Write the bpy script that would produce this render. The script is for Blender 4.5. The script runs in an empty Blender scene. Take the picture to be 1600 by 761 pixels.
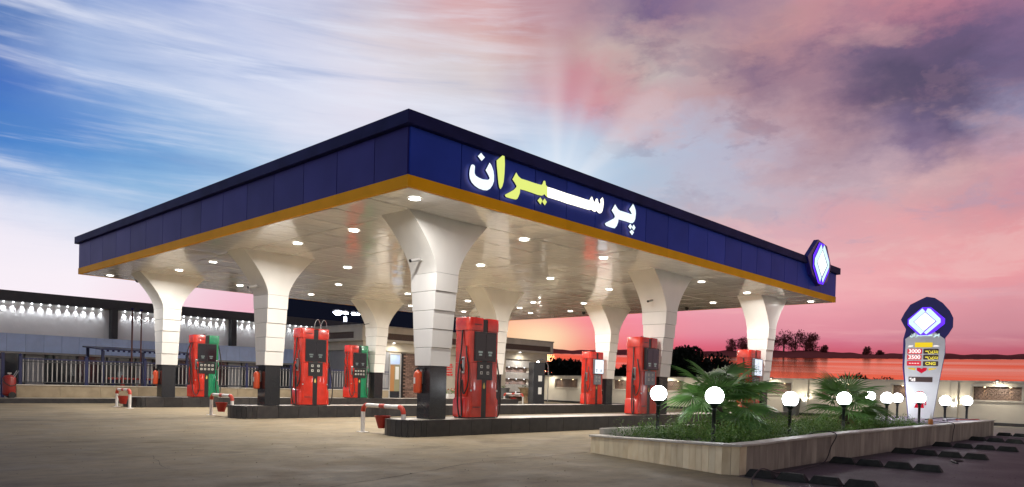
import bpy, bmesh, math, random
from mathutils import Vector, Matrix
random.seed(7)
S = bpy.context.scene
COL = S.collection
# ------------------------------------------------------------------ camera
YAW, PITCH, ROLL = 0.7599, -0.01602, 0.02728
cam_d = bpy.data.cameras.new("camera"); cam = bpy.data.objects.new("camera", cam_d); COL.objects.link(cam)
Fv = Vector((math.cos(YAW)*math.cos(PITCH), math.sin(YAW)*math.cos(PITCH), math.sin(PITCH)))
Rv = Vector((math.sin(YAW), -math.cos(YAW), 0)); Uv = Rv.cross(Fv)
cR, sR = math.cos(ROLL), math.sin(ROLL)
rx = Rv*cR + Uv*sR; ry = -Rv*sR + Uv*cR; rz = -Fv
M = Matrix(((rx.x, ry.x, rz.x, -7.965), (rx.y, ry.y, rz.y, -10.222), (rx.z, ry.z, rz.z, 1.133), (0, 0, 0, 1)))
cam.matrix_world = M
cam_d.sensor_width = 36; cam_d.lens = 36*1135.4/1600
cam_d.shift_y = (617.84-380.5)/1600
cam_d.clip_start = 0.1; cam_d.clip_end = 5000
S.camera = cam
S.render.engine = 'CYCLES'
S.view_settings.view_transform = 'Standard'; S.view_settings.look = 'None'
S.view_settings.exposure = 0.0; S.view_settings.gamma = 1
S.cycles.use_denoising = True
S.cycles.max_bounces = 9; S.cycles.diffuse_bounces = 6; S.cycles.glossy_bounces = 4
S.cycles.sample_clamp_indirect = 4.0
S.cycles.caustics_reflective = False; S.cycles.caustics_refractive = False
# ------------------------------------------------------------------ world: dusk sky
SKY_AZ= [-36, -31, -26, -21, -16, -11, -6, -2.5, 0, 2.5, 5, 7.5, 10, 12.5, 14.5, 16.5, 18.5, 20.5, 22.5, 24.5, 26.5, 28.5, 31, 34, 38]
SKY_EL= [0.2, 2.2, 4, 6.5, 8.5, 10.5, 12.5, 14.5, 16.3, 18, 19.7, 21.3, 23, 24.7, 26.5, 28.5]
SKY_C=[[[0.927,0.738,0.815],[0.922,0.669,0.742],[0.898,0.477,0.542],[0.882,0.325,0.359],[0.88,0.232,0.212],[0.883,0.186,0.119],[0.914,0.174,0.07],[0.899,0.142,0.055],[0.878,0.117,0.048],[0.854,0.107,0.048],[0.832,0.098,0.047],[0.831,0.094,0.045],[0.831,0.091,0.045],[0.831,0.094,0.049],[0.831,0.097,0.052],[0.84,0.099,0.055],[0.85,0.101,0.057],[0.859,0.103,0.059],[0.867,0.106,0.06],[0.874,0.111,0.064],[0.882,0.12,0.074],[0.885,0.13,0.084],[0.874,0.139,0.098],[0.86,0.151,0.119],[0.855,0.156,0.127]],[[0.954,0.862,0.931],[0.957,0.804,0.868],[0.925,0.585,0.669],[0.906,0.416,0.506],[0.905,0.327,0.384],[0.931,0.301,0.272],[0.962,0.29,0.159],[0.955,0.208,0.108],[0.941,0.148,0.083],[0.901,0.123,0.086],[0.862,0.101,0.089],[0.836,0.096,0.091],[0.81,0.091,0.094],[0.732,0.092,0.108],[0.675,0.093,0.119],[0.645,0.096,0.127],[0.621,0.101,0.134],[0.608,0.102,0.135],[0.604,0.101,0.13],[0.604,0.103,0.126],[0.61,0.108,0.126],[0.61,0.11,0.125],[0.597,0.109,0.126],[0.566,0.107,0.132],[0.557,0.107,0.136]],[[0.956,0.871,0.939],[0.972,0.866,0.93],[0.947,0.674,0.753],[0.914,0.48,0.589],[0.905,0.396,0.49],[0.93,0.388,0.427],[0.988,0.438,0.328],[1.0,0.482,0.284],[0.998,0.502,0.261],[0.956,0.33,0.263],[0.916,0.209,0.266],[0.903,0.188,0.257],[0.884,0.17,0.251],[0.807,0.167,0.261],[0.746,0.165,0.27],[0.716,0.165,0.272],[0.688,0.166,0.274],[0.672,0.16,0.269],[0.663,0.151,0.26],[0.642,0.148,0.254],[0.608,0.153,0.252],[0.571,0.155,0.245],[0.523,0.148,0.227],[0.487,0.137,0.213],[0.481,0.136,0.213]],[[0.93,0.859,0.932],[0.949,0.872,0.939],[0.927,0.763,0.833],[0.906,0.587,0.688],[0.897,0.459,0.567],[0.908,0.397,0.483],[0.956,0.36,0.418],[0.984,0.327,0.382],[0.999,0.303,0.36],[0.985,0.279,0.349],[0.969,0.252,0.34],[0.939,0.235,0.355],[0.909,0.224,0.371],[0.868,0.261,0.388],[0.835,0.293,0.403],[0.833,0.299,0.4],[0.832,0.303,0.396],[0.836,0.305,0.393],[0.845,0.306,0.389],[0.836,0.302,0.379],[0.808,0.291,0.362],[0.772,0.272,0.343],[0.718,0.24,0.32],[0.651,0.223,0.295],[0.642,0.22,0.287]],[[0.888,0.833,0.924],[0.86,0.833,0.923],[0.845,0.803,0.888],[0.875,0.73,0.81],[0.868,0.588,0.669],[0.859,0.483,0.573],[0.865,0.408,0.499],[0.877,0.368,0.465],[0.886,0.343,0.445],[0.891,0.323,0.43],[0.892,0.305,0.418],[0.873,0.298,0.425],[0.851,0.295,0.433],[0.818,0.321,0.438],[0.792,0.342,0.442],[0.785,0.345,0.435],[0.779,0.348,0.428],[0.786,0.349,0.421],[0.799,0.35,0.414],[0.809,0.345,0.401],[0.817,0.333,0.381],[0.821,0.32,0.364],[0.821,0.302,0.344],[0.797,0.253,0.299],[0.811,0.239,0.284]],[[0.738,0.749,0.887],[0.611,0.695,0.864],[0.497,0.626,0.818],[0.581,0.652,0.811],[0.68,0.645,0.773],[0.731,0.589,0.709],[0.733,0.493,0.616],[0.732,0.436,0.572],[0.734,0.404,0.548],[0.747,0.385,0.526],[0.756,0.371,0.507],[0.753,0.377,0.504],[0.745,0.383,0.5],[0.724,0.388,0.488],[0.707,0.392,0.479],[0.703,0.391,0.47],[0.699,0.391,0.46],[0.712,0.387,0.447],[0.733,0.38,0.432],[0.758,0.374,0.417],[0.788,0.37,0.402],[0.802,0.362,0.387],[0.791,0.344,0.368],[0.778,0.298,0.326],[0.763,0.297,0.322]],[[0.198,0.361,0.686],[0.287,0.472,0.75],[0.287,0.484,0.737],[0.427,0.578,0.788],[0.535,0.643,0.825],[0.596,0.676,0.841],[0.577,0.625,0.774],[0.535,0.559,0.718],[0.507,0.514,0.68],[0.494,0.483,0.643],[0.485,0.46,0.611],[0.5,0.474,0.594],[0.516,0.484,0.576],[0.531,0.47,0.551],[0.545,0.46,0.532],[0.57,0.45,0.517],[0.596,0.441,0.501],[0.623,0.417,0.474],[0.65,0.386,0.44],[0.679,0.377,0.421],[0.708,0.387,0.415],[0.7,0.378,0.403],[0.647,0.348,0.383],[0.623,0.309,0.354],[0.588,0.293,0.351]],[[0.068,0.217,0.587],[0.116,0.303,0.659],[0.208,0.413,0.713],[0.368,0.546,0.776],[0.513,0.641,0.83],[0.574,0.678,0.852],[0.549,0.661,0.833],[0.497,0.622,0.809],[0.447,0.585,0.779],[0.436,0.575,0.769],[0.39,0.526,0.718],[0.418,0.53,0.693],[0.455,0.531,0.667],[0.487,0.517,0.636],[0.504,0.502,0.612],[0.522,0.482,0.579],[0.533,0.464,0.55],[0.541,0.437,0.514],[0.539,0.417,0.488],[0.549,0.408,0.468],[0.586,0.395,0.44],[0.591,0.382,0.418],[0.585,0.367,0.398],[0.593,0.306,0.367],[0.603,0.3,0.37]],[[0.061,0.188,0.568],[0.126,0.284,0.641],[0.215,0.402,0.711],[0.405,0.562,0.787],[0.566,0.67,0.846],[0.604,0.697,0.855],[0.551,0.662,0.833],[0.525,0.639,0.822],[0.463,0.6,0.792],[0.458,0.608,0.802],[0.387,0.539,0.73],[0.407,0.539,0.705],[0.446,0.534,0.676],[0.474,0.517,0.648],[0.483,0.496,0.624],[0.5,0.467,0.58],[0.503,0.437,0.531],[0.482,0.37,0.449],[0.466,0.327,0.387],[0.452,0.316,0.377],[0.364,0.262,0.352],[0.225,0.162,0.278],[0.31,0.209,0.293],[0.473,0.309,0.409],[0.403,0.376,0.545]],[[0.061,0.165,0.533],[0.161,0.305,0.645],[0.343,0.492,0.76],[0.52,0.617,0.819],[0.704,0.727,0.863],[0.705,0.713,0.841],[0.589,0.673,0.832],[0.559,0.644,0.811],[0.473,0.593,0.772],[0.436,0.582,0.777],[0.409,0.532,0.713],[0.434,0.518,0.666],[0.463,0.512,0.647],[0.471,0.51,0.65],[0.47,0.497,0.634],[0.485,0.452,0.565],[0.493,0.401,0.484],[0.49,0.346,0.404],[0.466,0.3,0.346],[0.367,0.241,0.308],[0.242,0.171,0.266],[0.167,0.125,0.226],[0.143,0.11,0.205],[0.297,0.261,0.394],[0.284,0.274,0.421]],[[0.07,0.17,0.498],[0.356,0.474,0.747],[0.488,0.586,0.81],[0.635,0.695,0.867],[0.711,0.733,0.869],[0.754,0.722,0.828],[0.635,0.673,0.798],[0.604,0.634,0.761],[0.507,0.562,0.706],[0.451,0.478,0.637],[0.493,0.422,0.55],[0.549,0.4,0.476],[0.529,0.406,0.485],[0.497,0.429,0.525],[0.486,0.422,0.511],[0.493,0.379,0.441],[0.494,0.336,0.385],[0.475,0.3,0.342],[0.372,0.225,0.286],[0.231,0.149,0.222],[0.14,0.102,0.172],[0.109,0.087,0.156],[0.117,0.093,0.167],[0.195,0.157,0.274],[0.183,0.137,0.256]],[[0.073,0.176,0.471],[0.373,0.479,0.737],[0.504,0.586,0.808],[0.547,0.617,0.83],[0.684,0.712,0.862],[0.754,0.722,0.815],[0.666,0.649,0.72],[0.641,0.604,0.665],[0.571,0.477,0.569],[0.583,0.293,0.356],[0.602,0.256,0.307],[0.562,0.31,0.35],[0.513,0.325,0.356],[0.495,0.319,0.353],[0.499,0.319,0.344],[0.406,0.252,0.303],[0.324,0.207,0.277],[0.382,0.23,0.287],[0.264,0.166,0.244],[0.154,0.11,0.19],[0.11,0.085,0.157],[0.102,0.08,0.15],[0.116,0.09,0.169],[0.16,0.12,0.228],[0.199,0.135,0.253]],[[0.07,0.171,0.456],[0.319,0.424,0.698],[0.421,0.506,0.748],[0.535,0.598,0.811],[0.657,0.679,0.836],[0.746,0.713,0.794],[0.681,0.622,0.654],[0.677,0.58,0.587],[0.593,0.473,0.502],[0.563,0.329,0.363],[0.601,0.244,0.286],[0.574,0.354,0.361],[0.523,0.438,0.429],[0.468,0.359,0.387],[0.474,0.33,0.347],[0.316,0.197,0.267],[0.248,0.157,0.239],[0.412,0.233,0.284],[0.316,0.187,0.257],[0.191,0.131,0.218],[0.16,0.112,0.201],[0.161,0.109,0.196],[0.146,0.103,0.199],[0.225,0.139,0.255],[0.289,0.153,0.262]],[[0.07,0.171,0.456],[0.299,0.405,0.685],[0.365,0.451,0.733],[0.551,0.602,0.809],[0.632,0.642,0.789],[0.705,0.634,0.686],[0.677,0.545,0.561],[0.7,0.506,0.492],[0.605,0.36,0.354],[0.497,0.291,0.311],[0.55,0.374,0.372],[0.548,0.422,0.411],[0.448,0.322,0.351],[0.419,0.283,0.32],[0.447,0.293,0.323],[0.468,0.28,0.313],[0.466,0.265,0.289],[0.526,0.278,0.302],[0.506,0.261,0.302],[0.426,0.223,0.29],[0.396,0.2,0.274],[0.399,0.185,0.26],[0.46,0.194,0.275],[0.327,0.165,0.266],[0.305,0.156,0.262]],[[0.07,0.171,0.456],[0.299,0.405,0.685],[0.366,0.451,0.733],[0.562,0.605,0.811],[0.536,0.562,0.742],[0.613,0.55,0.634],[0.675,0.436,0.452],[0.672,0.391,0.393],[0.525,0.251,0.269],[0.466,0.233,0.277],[0.459,0.287,0.336],[0.318,0.221,0.302],[0.191,0.132,0.244],[0.24,0.162,0.267],[0.305,0.204,0.298],[0.372,0.23,0.307],[0.451,0.271,0.323],[0.534,0.281,0.327],[0.572,0.266,0.309],[0.578,0.262,0.305],[0.578,0.247,0.288],[0.552,0.227,0.283],[0.502,0.205,0.283],[0.322,0.163,0.265],[0.305,0.156,0.262]],[[0.07,0.171,0.456],[0.299,0.405,0.686],[0.368,0.452,0.734],[0.565,0.607,0.812],[0.535,0.561,0.74],[0.587,0.528,0.622],[0.677,0.38,0.397],[0.65,0.341,0.349],[0.494,0.236,0.269],[0.466,0.25,0.306],[0.435,0.274,0.335],[0.292,0.191,0.297],[0.219,0.147,0.283],[0.251,0.163,0.283],[0.274,0.176,0.283],[0.322,0.198,0.29],[0.432,0.263,0.328],[0.538,0.282,0.328],[0.573,0.265,0.308],[0.578,0.262,0.305],[0.578,0.246,0.287],[0.551,0.226,0.283],[0.498,0.205,0.283],[0.317,0.161,0.264],[0.305,0.156,0.262]]]
W = bpy.data.worlds.new("World"); S.world = W; W.use_nodes = True
nt = W.node_tree; nt.nodes.clear(); N = nt.nodes; LK = nt.links
def nd(t, **k):
    n = N.new(t)
    for a, b in k.items(): setattr(n, a, b)
    return n
def mth(op, a, b=None, c=None, clamp=False):
    n = nd('ShaderNodeMath', operation=op); n.use_clamp = clamp
    for i, v in enumerate((a, b, c)):
        if v is None: continue
        if isinstance(v, (int, float)): n.inputs[i].default_value = v
        else: LK.new(v, n.inputs[i])
    return n.outputs[0]
def sstep(x, a, b):
    n = nd('ShaderNodeMapRange', interpolation_type='SMOOTHSTEP'); LK.new(x, n.inputs[0])
    n.inputs[1].default_value = a; n.inputs[2].default_value = b
    return n.outputs[0]
def mixc(f, a, b, mode='MIX'):
    n = nd('ShaderNodeMix', data_type='RGBA', blend_type=mode)
    for i, v in ((0, f), (6, a), (7, b)):
        if isinstance(v, (int, float)): n.inputs[i].default_value = v
        elif isinstance(v, tuple): n.inputs[i].default_value = (*v, 1)
        else: LK.new(v, n.inputs[i])
    return n.outputs[2]
def noise(vec, scale, detail=5, rough=.55, dist=0.0):
    n = nd('ShaderNodeTexNoise'); LK.new(vec, n.inputs['Vector'])
    n.inputs['Scale'].default_value = scale; n.inputs['Detail'].default_value = detail
    n.inputs['Roughness'].default_value = rough; n.inputs['Distortion'].default_value = dist
    return n.outputs[0]
tc = nd('ShaderNodeTexCoord').outputs['Generated']
mp = nd('ShaderNodeMapping'); mp.inputs['Rotation'].default_value = (0, 0, -YAW); LK.new(tc, mp.inputs[0])
sx = nd('ShaderNodeSeparateXYZ'); LK.new(mp.outputs[0], sx.inputs[0])
D2 = 180/math.pi
az = mth('MULTIPLY', mth('ARCTAN2', sx.outputs[1], sx.outputs[0]), -D2)
el = mth('MULTIPLY', mth('ARCSINE', sx.outputs[2]), D2)
cb = nd('ShaderNodeCombineXYZ'); LK.new(az, cb.inputs[0]); LK.new(el, cb.inputs[1])
AE = cb.outputs[0]
def xf(scale, rot=0, loc=(0, 0, 0)):
    m = nd('ShaderNodeMapping'); m.inputs['Scale'].default_value = scale
    m.inputs['Rotation'].default_value = (0, 0, rot); m.inputs['Location'].default_value = loc
    LK.new(AE, m.inputs[0]); return m.outputs[0]
lowfade = sstep(el, 3.0, 12.0)
rightside = sstep(az, -3, 12)
n1 = noise(xf((.20, .36, 1), loc=(3, 1, 0)), 1.0, 8, .62)
n2 = noise(xf((.20, .36, 1), loc=(13, 7, 3)), 1.0, 8, .62)
amp = mth('MULTIPLY_ADD', lowfade, 6.5, 1.0)
az2 = mth('MULTIPLY_ADD', mth('SUBTRACT', n1, .5), mth('MULTIPLY', amp, mth('MULTIPLY_ADD', rightside, .6, .5)), az)
el2 = mth('MULTIPLY_ADD', mth('SUBTRACT', n2, .5), mth('MULTIPLY', amp, mth('MULTIPLY_ADD', rightside, .45, .25)), el)
fac = mth('MULTIPLY_ADD', az2, 1/360, .5)
def ramp(cols, e=0):
    r = nd('ShaderNodeValToRGB'); LK.new(fac, r.inputs[0]); cr = r.color_ramp
    cr.interpolation = 'EASE' if False else 'LINEAR'
    L = len(cols)
    av = tuple(sum(c[i] for c in cols)/L for i in range(3))
    q = min(1, max(0, (e-6)/17)); q = q*q*(3-2*q)   # unseen sky away from sunset: bright low band added as fill, dusk blue above
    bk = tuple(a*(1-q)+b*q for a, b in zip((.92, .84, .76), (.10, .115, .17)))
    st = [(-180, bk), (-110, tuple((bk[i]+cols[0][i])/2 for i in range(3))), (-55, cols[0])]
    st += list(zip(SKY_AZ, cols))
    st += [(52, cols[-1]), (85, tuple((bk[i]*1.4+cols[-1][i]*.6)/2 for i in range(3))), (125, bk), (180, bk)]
    while len(cr.elements) < len(st): cr.elements.new(0.5)
    for e, (a, c) in zip(cr.elements, st): e.position = a/360+.5
    for e, (a, c) in zip(cr.elements, st): e.color = (*c, 1)
    return r.outputs[0]
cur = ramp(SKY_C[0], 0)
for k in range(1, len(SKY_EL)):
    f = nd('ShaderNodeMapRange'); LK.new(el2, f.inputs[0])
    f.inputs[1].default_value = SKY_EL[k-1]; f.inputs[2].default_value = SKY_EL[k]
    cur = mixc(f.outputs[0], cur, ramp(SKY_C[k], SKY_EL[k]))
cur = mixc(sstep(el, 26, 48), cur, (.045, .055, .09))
# thin streaked cirrus on the left, ragged cumulus on the right
st1 = noise(xf((.035, .42, 1), rot=math.radians(-24)), 1.0, 6, .6, .3)
st2 = noise(xf((.05, .55, 1), rot=math.radians(-8), loc=(5, 2, 0)), 1.0, 6, .65, .4)
leftm = mth('MULTIPLY', mth('SUBTRACT', 1.0, sstep(az, -6, 6)), sstep(el, 6, 13))
cur = mixc(mth('MULTIPLY', mth('MULTIPLY', sstep(st1, .46, .74), .75), leftm), cur, (.80, .82, .93))
cur = mixc(mth('MULTIPLY', mth('MULTIPLY', sstep(st2, .50, .74), .55), leftm), cur, (.78, .82, .95))
cur = mixc(mth('MULTIPLY', mth('MULTIPLY', sstep(st1, .50, .30), .35), leftm), cur, (.10, .24, .55))
cu = noise(xf((.13, .30, 1), rot=math.radians(-6), loc=(1.3, 4, 0)), 1.0, 9, .62, .25)
cu2 = noise(xf((.09, .24, 1), rot=math.radians(5), loc=(9, 2.4, 0)), 1.0, 9, .6, .2)
rm = mth('MULTIPLY', sstep(az, 2, 10), sstep(el, 10, 19))
cur = mixc(mth('MULTIPLY', mth('MULTIPLY', sstep(cu, .52, .60), .26), rm), cur, (.16, .10, .19))
cur = mixc(mth('MULTIPLY', mth('MULTIPLY', sstep(cu2, .53, .63), .26), rm), cur, (.70, .42, .40))
cu3 = noise(xf((.06, .5, 1), rot=math.radians(3), loc=(2, 9, 0)), 1.0, 7, .6, .2)
rm2 = mth('MULTIPLY', sstep(az, 3, 12), mth('MULTIPLY', sstep(el, 2.6, 4.5), mth('SUBTRACT', 1.0, sstep(el, 9, 14))))
cur = mixc(mth('MULTIPLY', mth('MULTIPLY', sstep(cu3, .50, .70), .40), rm2), cur, (.93, .50, .50))
cur = mixc(mth('MULTIPLY', mth('MULTIPLY', sstep(cu3, .50, .30), .14), rm2), cur, (.50, .17, .28))
cu4 = noise(xf((.16, .34, 1), rot=math.radians(8), loc=(21, 7, 0)), 1.0, 10, .66, .4)
cur = mixc(mth('MULTIPLY', mth('MULTIPLY', sstep(cu4, .54, .62), .2), rm), cur, (.34, .20, .27))
cu5 = noise(xf((.12, .30, 1), rot=math.radians(-4), loc=(31, 17, 0)), 1.0, 10, .66, .4)
rm3 = mth('MULTIPLY', sstep(az, 6, 14), mth('MULTIPLY', sstep(el, 5, 9), mth('SUBTRACT', 1.0, sstep(el, 12, 17))))
cur = mixc(mth('MULTIPLY', mth('MULTIPLY', sstep(cu5, .50, .62), .42), rm3), cur, (.80, .50, .50))
cur = mixc(mth('MULTIPLY', mth('MULTIPLY', sstep(cu5, .46, .36), .35), rm3), cur, (.36, .33, .47))
cur = mixc(mth('MULTIPLY', mth('MULTIPLY', sstep(az, 4, 12), .24), mth('MULTIPLY', sstep(el, 3.0, 4.5), mth('SUBTRACT', 1.0, sstep(el, 9, 13)))), cur, (.92, .60, .56))
# glow of the sun that has just set, and faint rays fanning from behind the canopy
def blob(a0, e0, sa, se):
    a = mth('DIVIDE', mth('SUBTRACT', az, a0), sa); e = mth('DIVIDE', mth('SUBTRACT', el, e0), se)
    return mth('POWER', 2.718, mth('MULTIPLY', mth('ADD', mth('MULTIPLY', a, a), mth('MULTIPLY', e, e)), -1.0))
cur = mixc(mth('MULTIPLY', blob(2.0, 3.6, 2.6, 1.4), 1.0), cur, (1.0, .93, .60))
cur = mixc(mth('MULTIPLY', blob(2.0, 3.0, 5.0, 2.4), .45), cur, (1.0, .50, .28))
ang = mth('ARCTAN2', mth('SUBTRACT', el, 14.5), mth('SUBTRACT', az, 3.2))
cb2 = nd('ShaderNodeCombineXYZ'); LK.new(ang, cb2.inputs[0])
ray = sstep(noise(cb2.outputs[0], 2.2, 1, .4), .42, .72)
rf = mth('MULTIPLY', mth('MULTIPLY', ray, blob(3.2, 19.0, 9.0, 7.0)), sstep(el, 13, 16))
cur = mixc(mth('MULTIPLY', rf, .34), cur, (.93, .86, .86))
cur = mixc(mth('MULTIPLY', blob(3.2, 15.0, 3.6, 4.2), .75), cur, (.82, .89, .98))
# patch of dark night sky painted in low behind the station building
dk = mth('MULTIPLY', mth('MULTIPLY', sstep(az, -18.6, -17.6), mth('SUBTRACT', 1.0, sstep(az, -4.6, -3.6))), mth('SUBTRACT', 1.0, sstep(el, 8.5, 10.0)))
cur = mixc(dk, cur, (.005, .006, .013))
bg = nd('ShaderNodeBackground'); LK.new(cur, bg.inputs[0]); bg.inputs[1].default_value = 1.0
ow = nd('ShaderNodeOutputWorld'); LK.new(bg.outputs[0], ow.inputs[0])
W.cycles.sampling_method = 'MANUAL'; W.cycles.sample_map_resolution = 512
# low, nearly spent sun behind the buildings
sd = bpy.data.lights.new("sun", 'SUN'); sd.energy = 0.15; sd.angle = math.radians(3); sd.color = (1, .72, .5)
so = bpy.data.objects.new("sun", sd); COL.objects.link(so)
sa = YAW-math.radians(2.0); se_ = math.radians(3.6)
sv = Vector((math.cos(sa)*math.cos(se_), math.sin(sa)*math.cos(se_), math.sin(se_)))
so.rotation_euler = sv.to_track_quat('Z', 'Y').to_euler(); so.location = (30, 30, 20)
# ------------------------------------------------------------------ materials
def mat(name, col, rough=.6, metal=0.0, var=0.0, vscale=3.0, bump=0.0, bscale=20.0, emit=None, es=0.0, rnd=0.0, stretch=None, coat=0.0, spec=.5, col2=None, detail=5):
    m = bpy.data.materials.new(name); m.use_nodes = True
    t = m.node_tree; b = t.nodes['Principled BSDF']
    b.inputs['Base Color'].default_value = (*col, 1); b.inputs['Roughness'].default_value = rough
    b.inputs['Metallic'].default_value = metal; b.inputs['Specular IOR Level'].default_value = spec
    b.inputs['Coat Weight'].default_value = coat
    if emit: b.inputs['Emission Color'].default_value = (*emit, 1); b.inputs['Emission Strength'].default_value = es
    co = t.nodes.new('ShaderNodeTexCoord').outputs['Object']
    if stretch:
        q = t.nodes.new('ShaderNodeMapping'); q.inputs['Scale'].default_value = stretch; t.links.new(co, q.inputs[0]); co = q.outputs[0]
    oi = t.nodes.new('ShaderNodeObjectInfo')
    src = None
    if var > 0 or rnd > 0 or col2:
        n = t.nodes.new('ShaderNodeTexNoise'); n.inputs['Scale'].default_value = vscale; n.inputs['Detail'].default_value = detail
        n.noise_dimensions = '4D'; t.links.new(co, n.inputs['Vector'])
        mw = t.nodes.new('ShaderNodeMath'); mw.operation = 'MULTIPLY'; mw.inputs[1].default_value = 37.0 if rnd else 0.0
        t.links.new(oi.outputs['Random'], mw.inputs[0]); t.links.new(mw.outputs[0], n.inputs['W'])
        c2 = col2 if col2 else tuple(c*(1-var) for c in col)
        c1 = col if col2 else tuple(min(1, c*(1+var)) for c in col)
        mr = t.nodes.new('ShaderNodeMapRange'); mr.inputs[1].default_value = .35; mr.inputs[2].default_value = .65
        t.links.new(n.outputs[0], mr.inputs[0])
        mx = t.nodes.new('ShaderNodeMix'); mx.data_type = 'RGBA'
        mx.inputs[6].default_value = (*c1, 1); mx.inputs[7].default_value = (*c2, 1)
        t.links.new(mr.outputs[0], mx.inputs[0]); src = mx.outputs[2]
        if rnd > 0:
            hs = t.nodes.new('ShaderNodeHueSaturation'); a = t.nodes.new('ShaderNodeMath'); a.operation = 'MULTIPLY_ADD'
            a.inputs[1].default_value = 2*rnd; a.inputs[2].default_value = 1-rnd
            t.links.new(oi.outputs['Random'], a.inputs[0]); t.links.new(a.outputs[0], hs.inputs['Value'])
            t.links.new(src, hs.inputs['Color']); src = hs.outputs[0]
        t.links.new(src, b.inputs['Base Color'])
        # roughness wear
        rr = t.nodes.new('ShaderNodeMapRange'); rr.inputs[3].default_value = max(0, rough-.06); rr.inputs[4].default_value = min(1, rough+.08)
        t.links.new(n.outputs[0], rr.inputs[0]); t.links.new(rr.outputs[0], b.inputs['Roughness'])
    if bump > 0:
        n = t.nodes.new('ShaderNodeTexNoise'); n.inputs['Scale'].default_value = bscale; n.inputs['Detail'].default_value = 4
        t.links.new(co, n.inputs['Vector'])
        bu = t.nodes.new('ShaderNodeBump'); bu.inputs['Strength'].default_value = bump; bu.inputs['Distance'].default_value = .02
        t.links.new(n.outputs[0], bu.inputs['Height']); t.links.new(bu.outputs[0], b.inputs['Normal'])
    return m
def leafy(m, f=.35):
    t = m.node_tree; b = t.nodes['Principled BSDF']; out = [n for n in t.nodes if n.type == 'OUTPUT_MATERIAL'][0]
    tr = t.nodes.new('ShaderNodeBsdfTranslucent'); mx = t.nodes.new('ShaderNodeMixShader'); mx.inputs[0].default_value = f
    if b.inputs['Base Color'].is_linked: t.links.new(b.inputs['Base Color'].links[0].from_socket, tr.inputs['Color'])
    t.links.new(b.outputs[0], mx.inputs[1]); t.links.new(tr.outputs[0], mx.inputs[2]); t.links.new(mx.outputs[0], out.inputs[0])
def emat(name, col, s):
    m = bpy.data.materials.new(name); m.use_nodes = True; t = m.node_tree; t.nodes.clear()
    e = t.nodes.new('ShaderNodeEmission'); e.inputs[0].default_value = (*col, 1); e.inputs[1].default_value = s
    o = t.nodes.new('ShaderNodeOutputMaterial'); t.links.new(e.outputs[0], o.inputs[0]); return m
MT = {}
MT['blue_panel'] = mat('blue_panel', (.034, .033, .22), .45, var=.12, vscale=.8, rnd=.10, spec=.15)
MT['blue_panel_brightened'] = mat('blue_panel_brightened', (.020, .052, .40), .45, var=.15, vscale=.6, rnd=.10, spec=.12)  # fascia blue raised on this face to make up for dim light
MT['navy'] = mat('navy', (.012, .014, .085), .6, var=.2, vscale=2, spec=.15)
MT['orange'] = mat('orange_band', (.92, .42, .004), .55, var=.06, vscale=1.5, rnd=.04, spec=.1)
MT['white_panel'] = mat('white_panel', (.80, .79, .76), .16, var=.04, vscale=2, rnd=.03, bump=.06, bscale=2.0, stretch=(1, 1, .4))
MT['soffit'] = mat('soffit_panel', (.90, .885, .85), .08, var=.03, vscale=1.2, rnd=.04, bump=.75, bscale=2.6, stretch=(1.0, 1.8, 1), spec=.6, coat=.6)
MT['dark'] = mat('dark_gap', (.02, .02, .02), .8)
MT['granite'] = mat('granite', (.020, .021, .025), .16, var=.3, vscale=60, rnd=.25)
MT['curb'] = mat('curb_granite', (.018, .018, .021), .3, var=.5, vscale=7, rnd=.25, col2=(.034, .032, .032))
MT['slab'] = mat('island_slab', (.36, .32, .26), .35, var=.25, vscale=4, bump=.1)
MT['cream_stone'] = mat('cream_marble', (.88, .77, .52), .45, vscale=5, rnd=.12, col2=(.70, .57, .35), stretch=(1, 1, .5), detail=8, bump=.15, bscale=30)
MT['dirty_stone'] = mat('weathered_marble', (.40, .35, .28), .6, vscale=3, rnd=.14, col2=(.20, .17, .14), stretch=(1, 1, .35), detail=8, bump=.2, bscale=25)
MT['cap'] = mat('cap_stone', (.48, .44, .37), .5, var=.2, vscale=4, bump=.1, rnd=.08)
MT['red'] = mat('red_paint', (.47, .022, .010), .22, var=.16, vscale=5, coat=.4)
MT['green'] = mat('green_paint', (.008, .19, .085), .22, var=.06, vscale=3, coat=.4)
MT['black'] = mat('black_plastic', (.012, .012, .014), .3)
MT['rubber'] = mat('rubber', (.012, .012, .012), .5)
MT['screen_dark'] = mat('dark_screen', (.008, .009, .014), .08)
MT['screen_blue'] = mat('blue_screen', (.012, .014, .05), .12)
MT['screen_lit'] = mat('lit_screen', (.6, .65, .7), .1, emit=(.72, .85, 1.0), es=.9)
MT['digits'] = emat('lcd_digits', (.45, .5, .45), .45)
MT['key'] = mat('key_label', (.6, .6, .55), .4)
MT['grey_plastic'] = mat('grey_plastic', (.16, .17, .20), .35, var=.1)
MT['steel'] = mat('brushed_steel', (.5, .5, .5), .3, metal=.9)
MT['white_paint'] = mat('white_paint', (.74, .72, .68), .4, var=.1, vscale=8, bump=.05)
MT['red_band'] = mat('red_band_paint', (.50, .05, .025), .45, var=.15, vscale=9)
MT['bucket'] = mat('bucket_red', (.36, .022, .015), .45, var=.2, vscale=8)
MT['extinguisher'] = mat('extinguisher_red', (.55, .07, .02), .35, var=.1)
MT['globe'] = emat('globe_light', (.93, .97, 1.0), 24.0)
MT['down'] = emat('downlight_glow', (1.0, .97, .88), 12.0)
MT['wash'] = emat('washer_glow', (.95, .97, 1.0), 6.0)
MT['post_black'] = mat('black_metal', (.012, .016, .016), .35)
MT['blue_metal'] = mat('blue_metal', (.012, .018, .075), .4, var=.15)
MT['pale_metal'] = mat('pale_metal', (.36, .35, .34), .45, var=.1)
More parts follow.
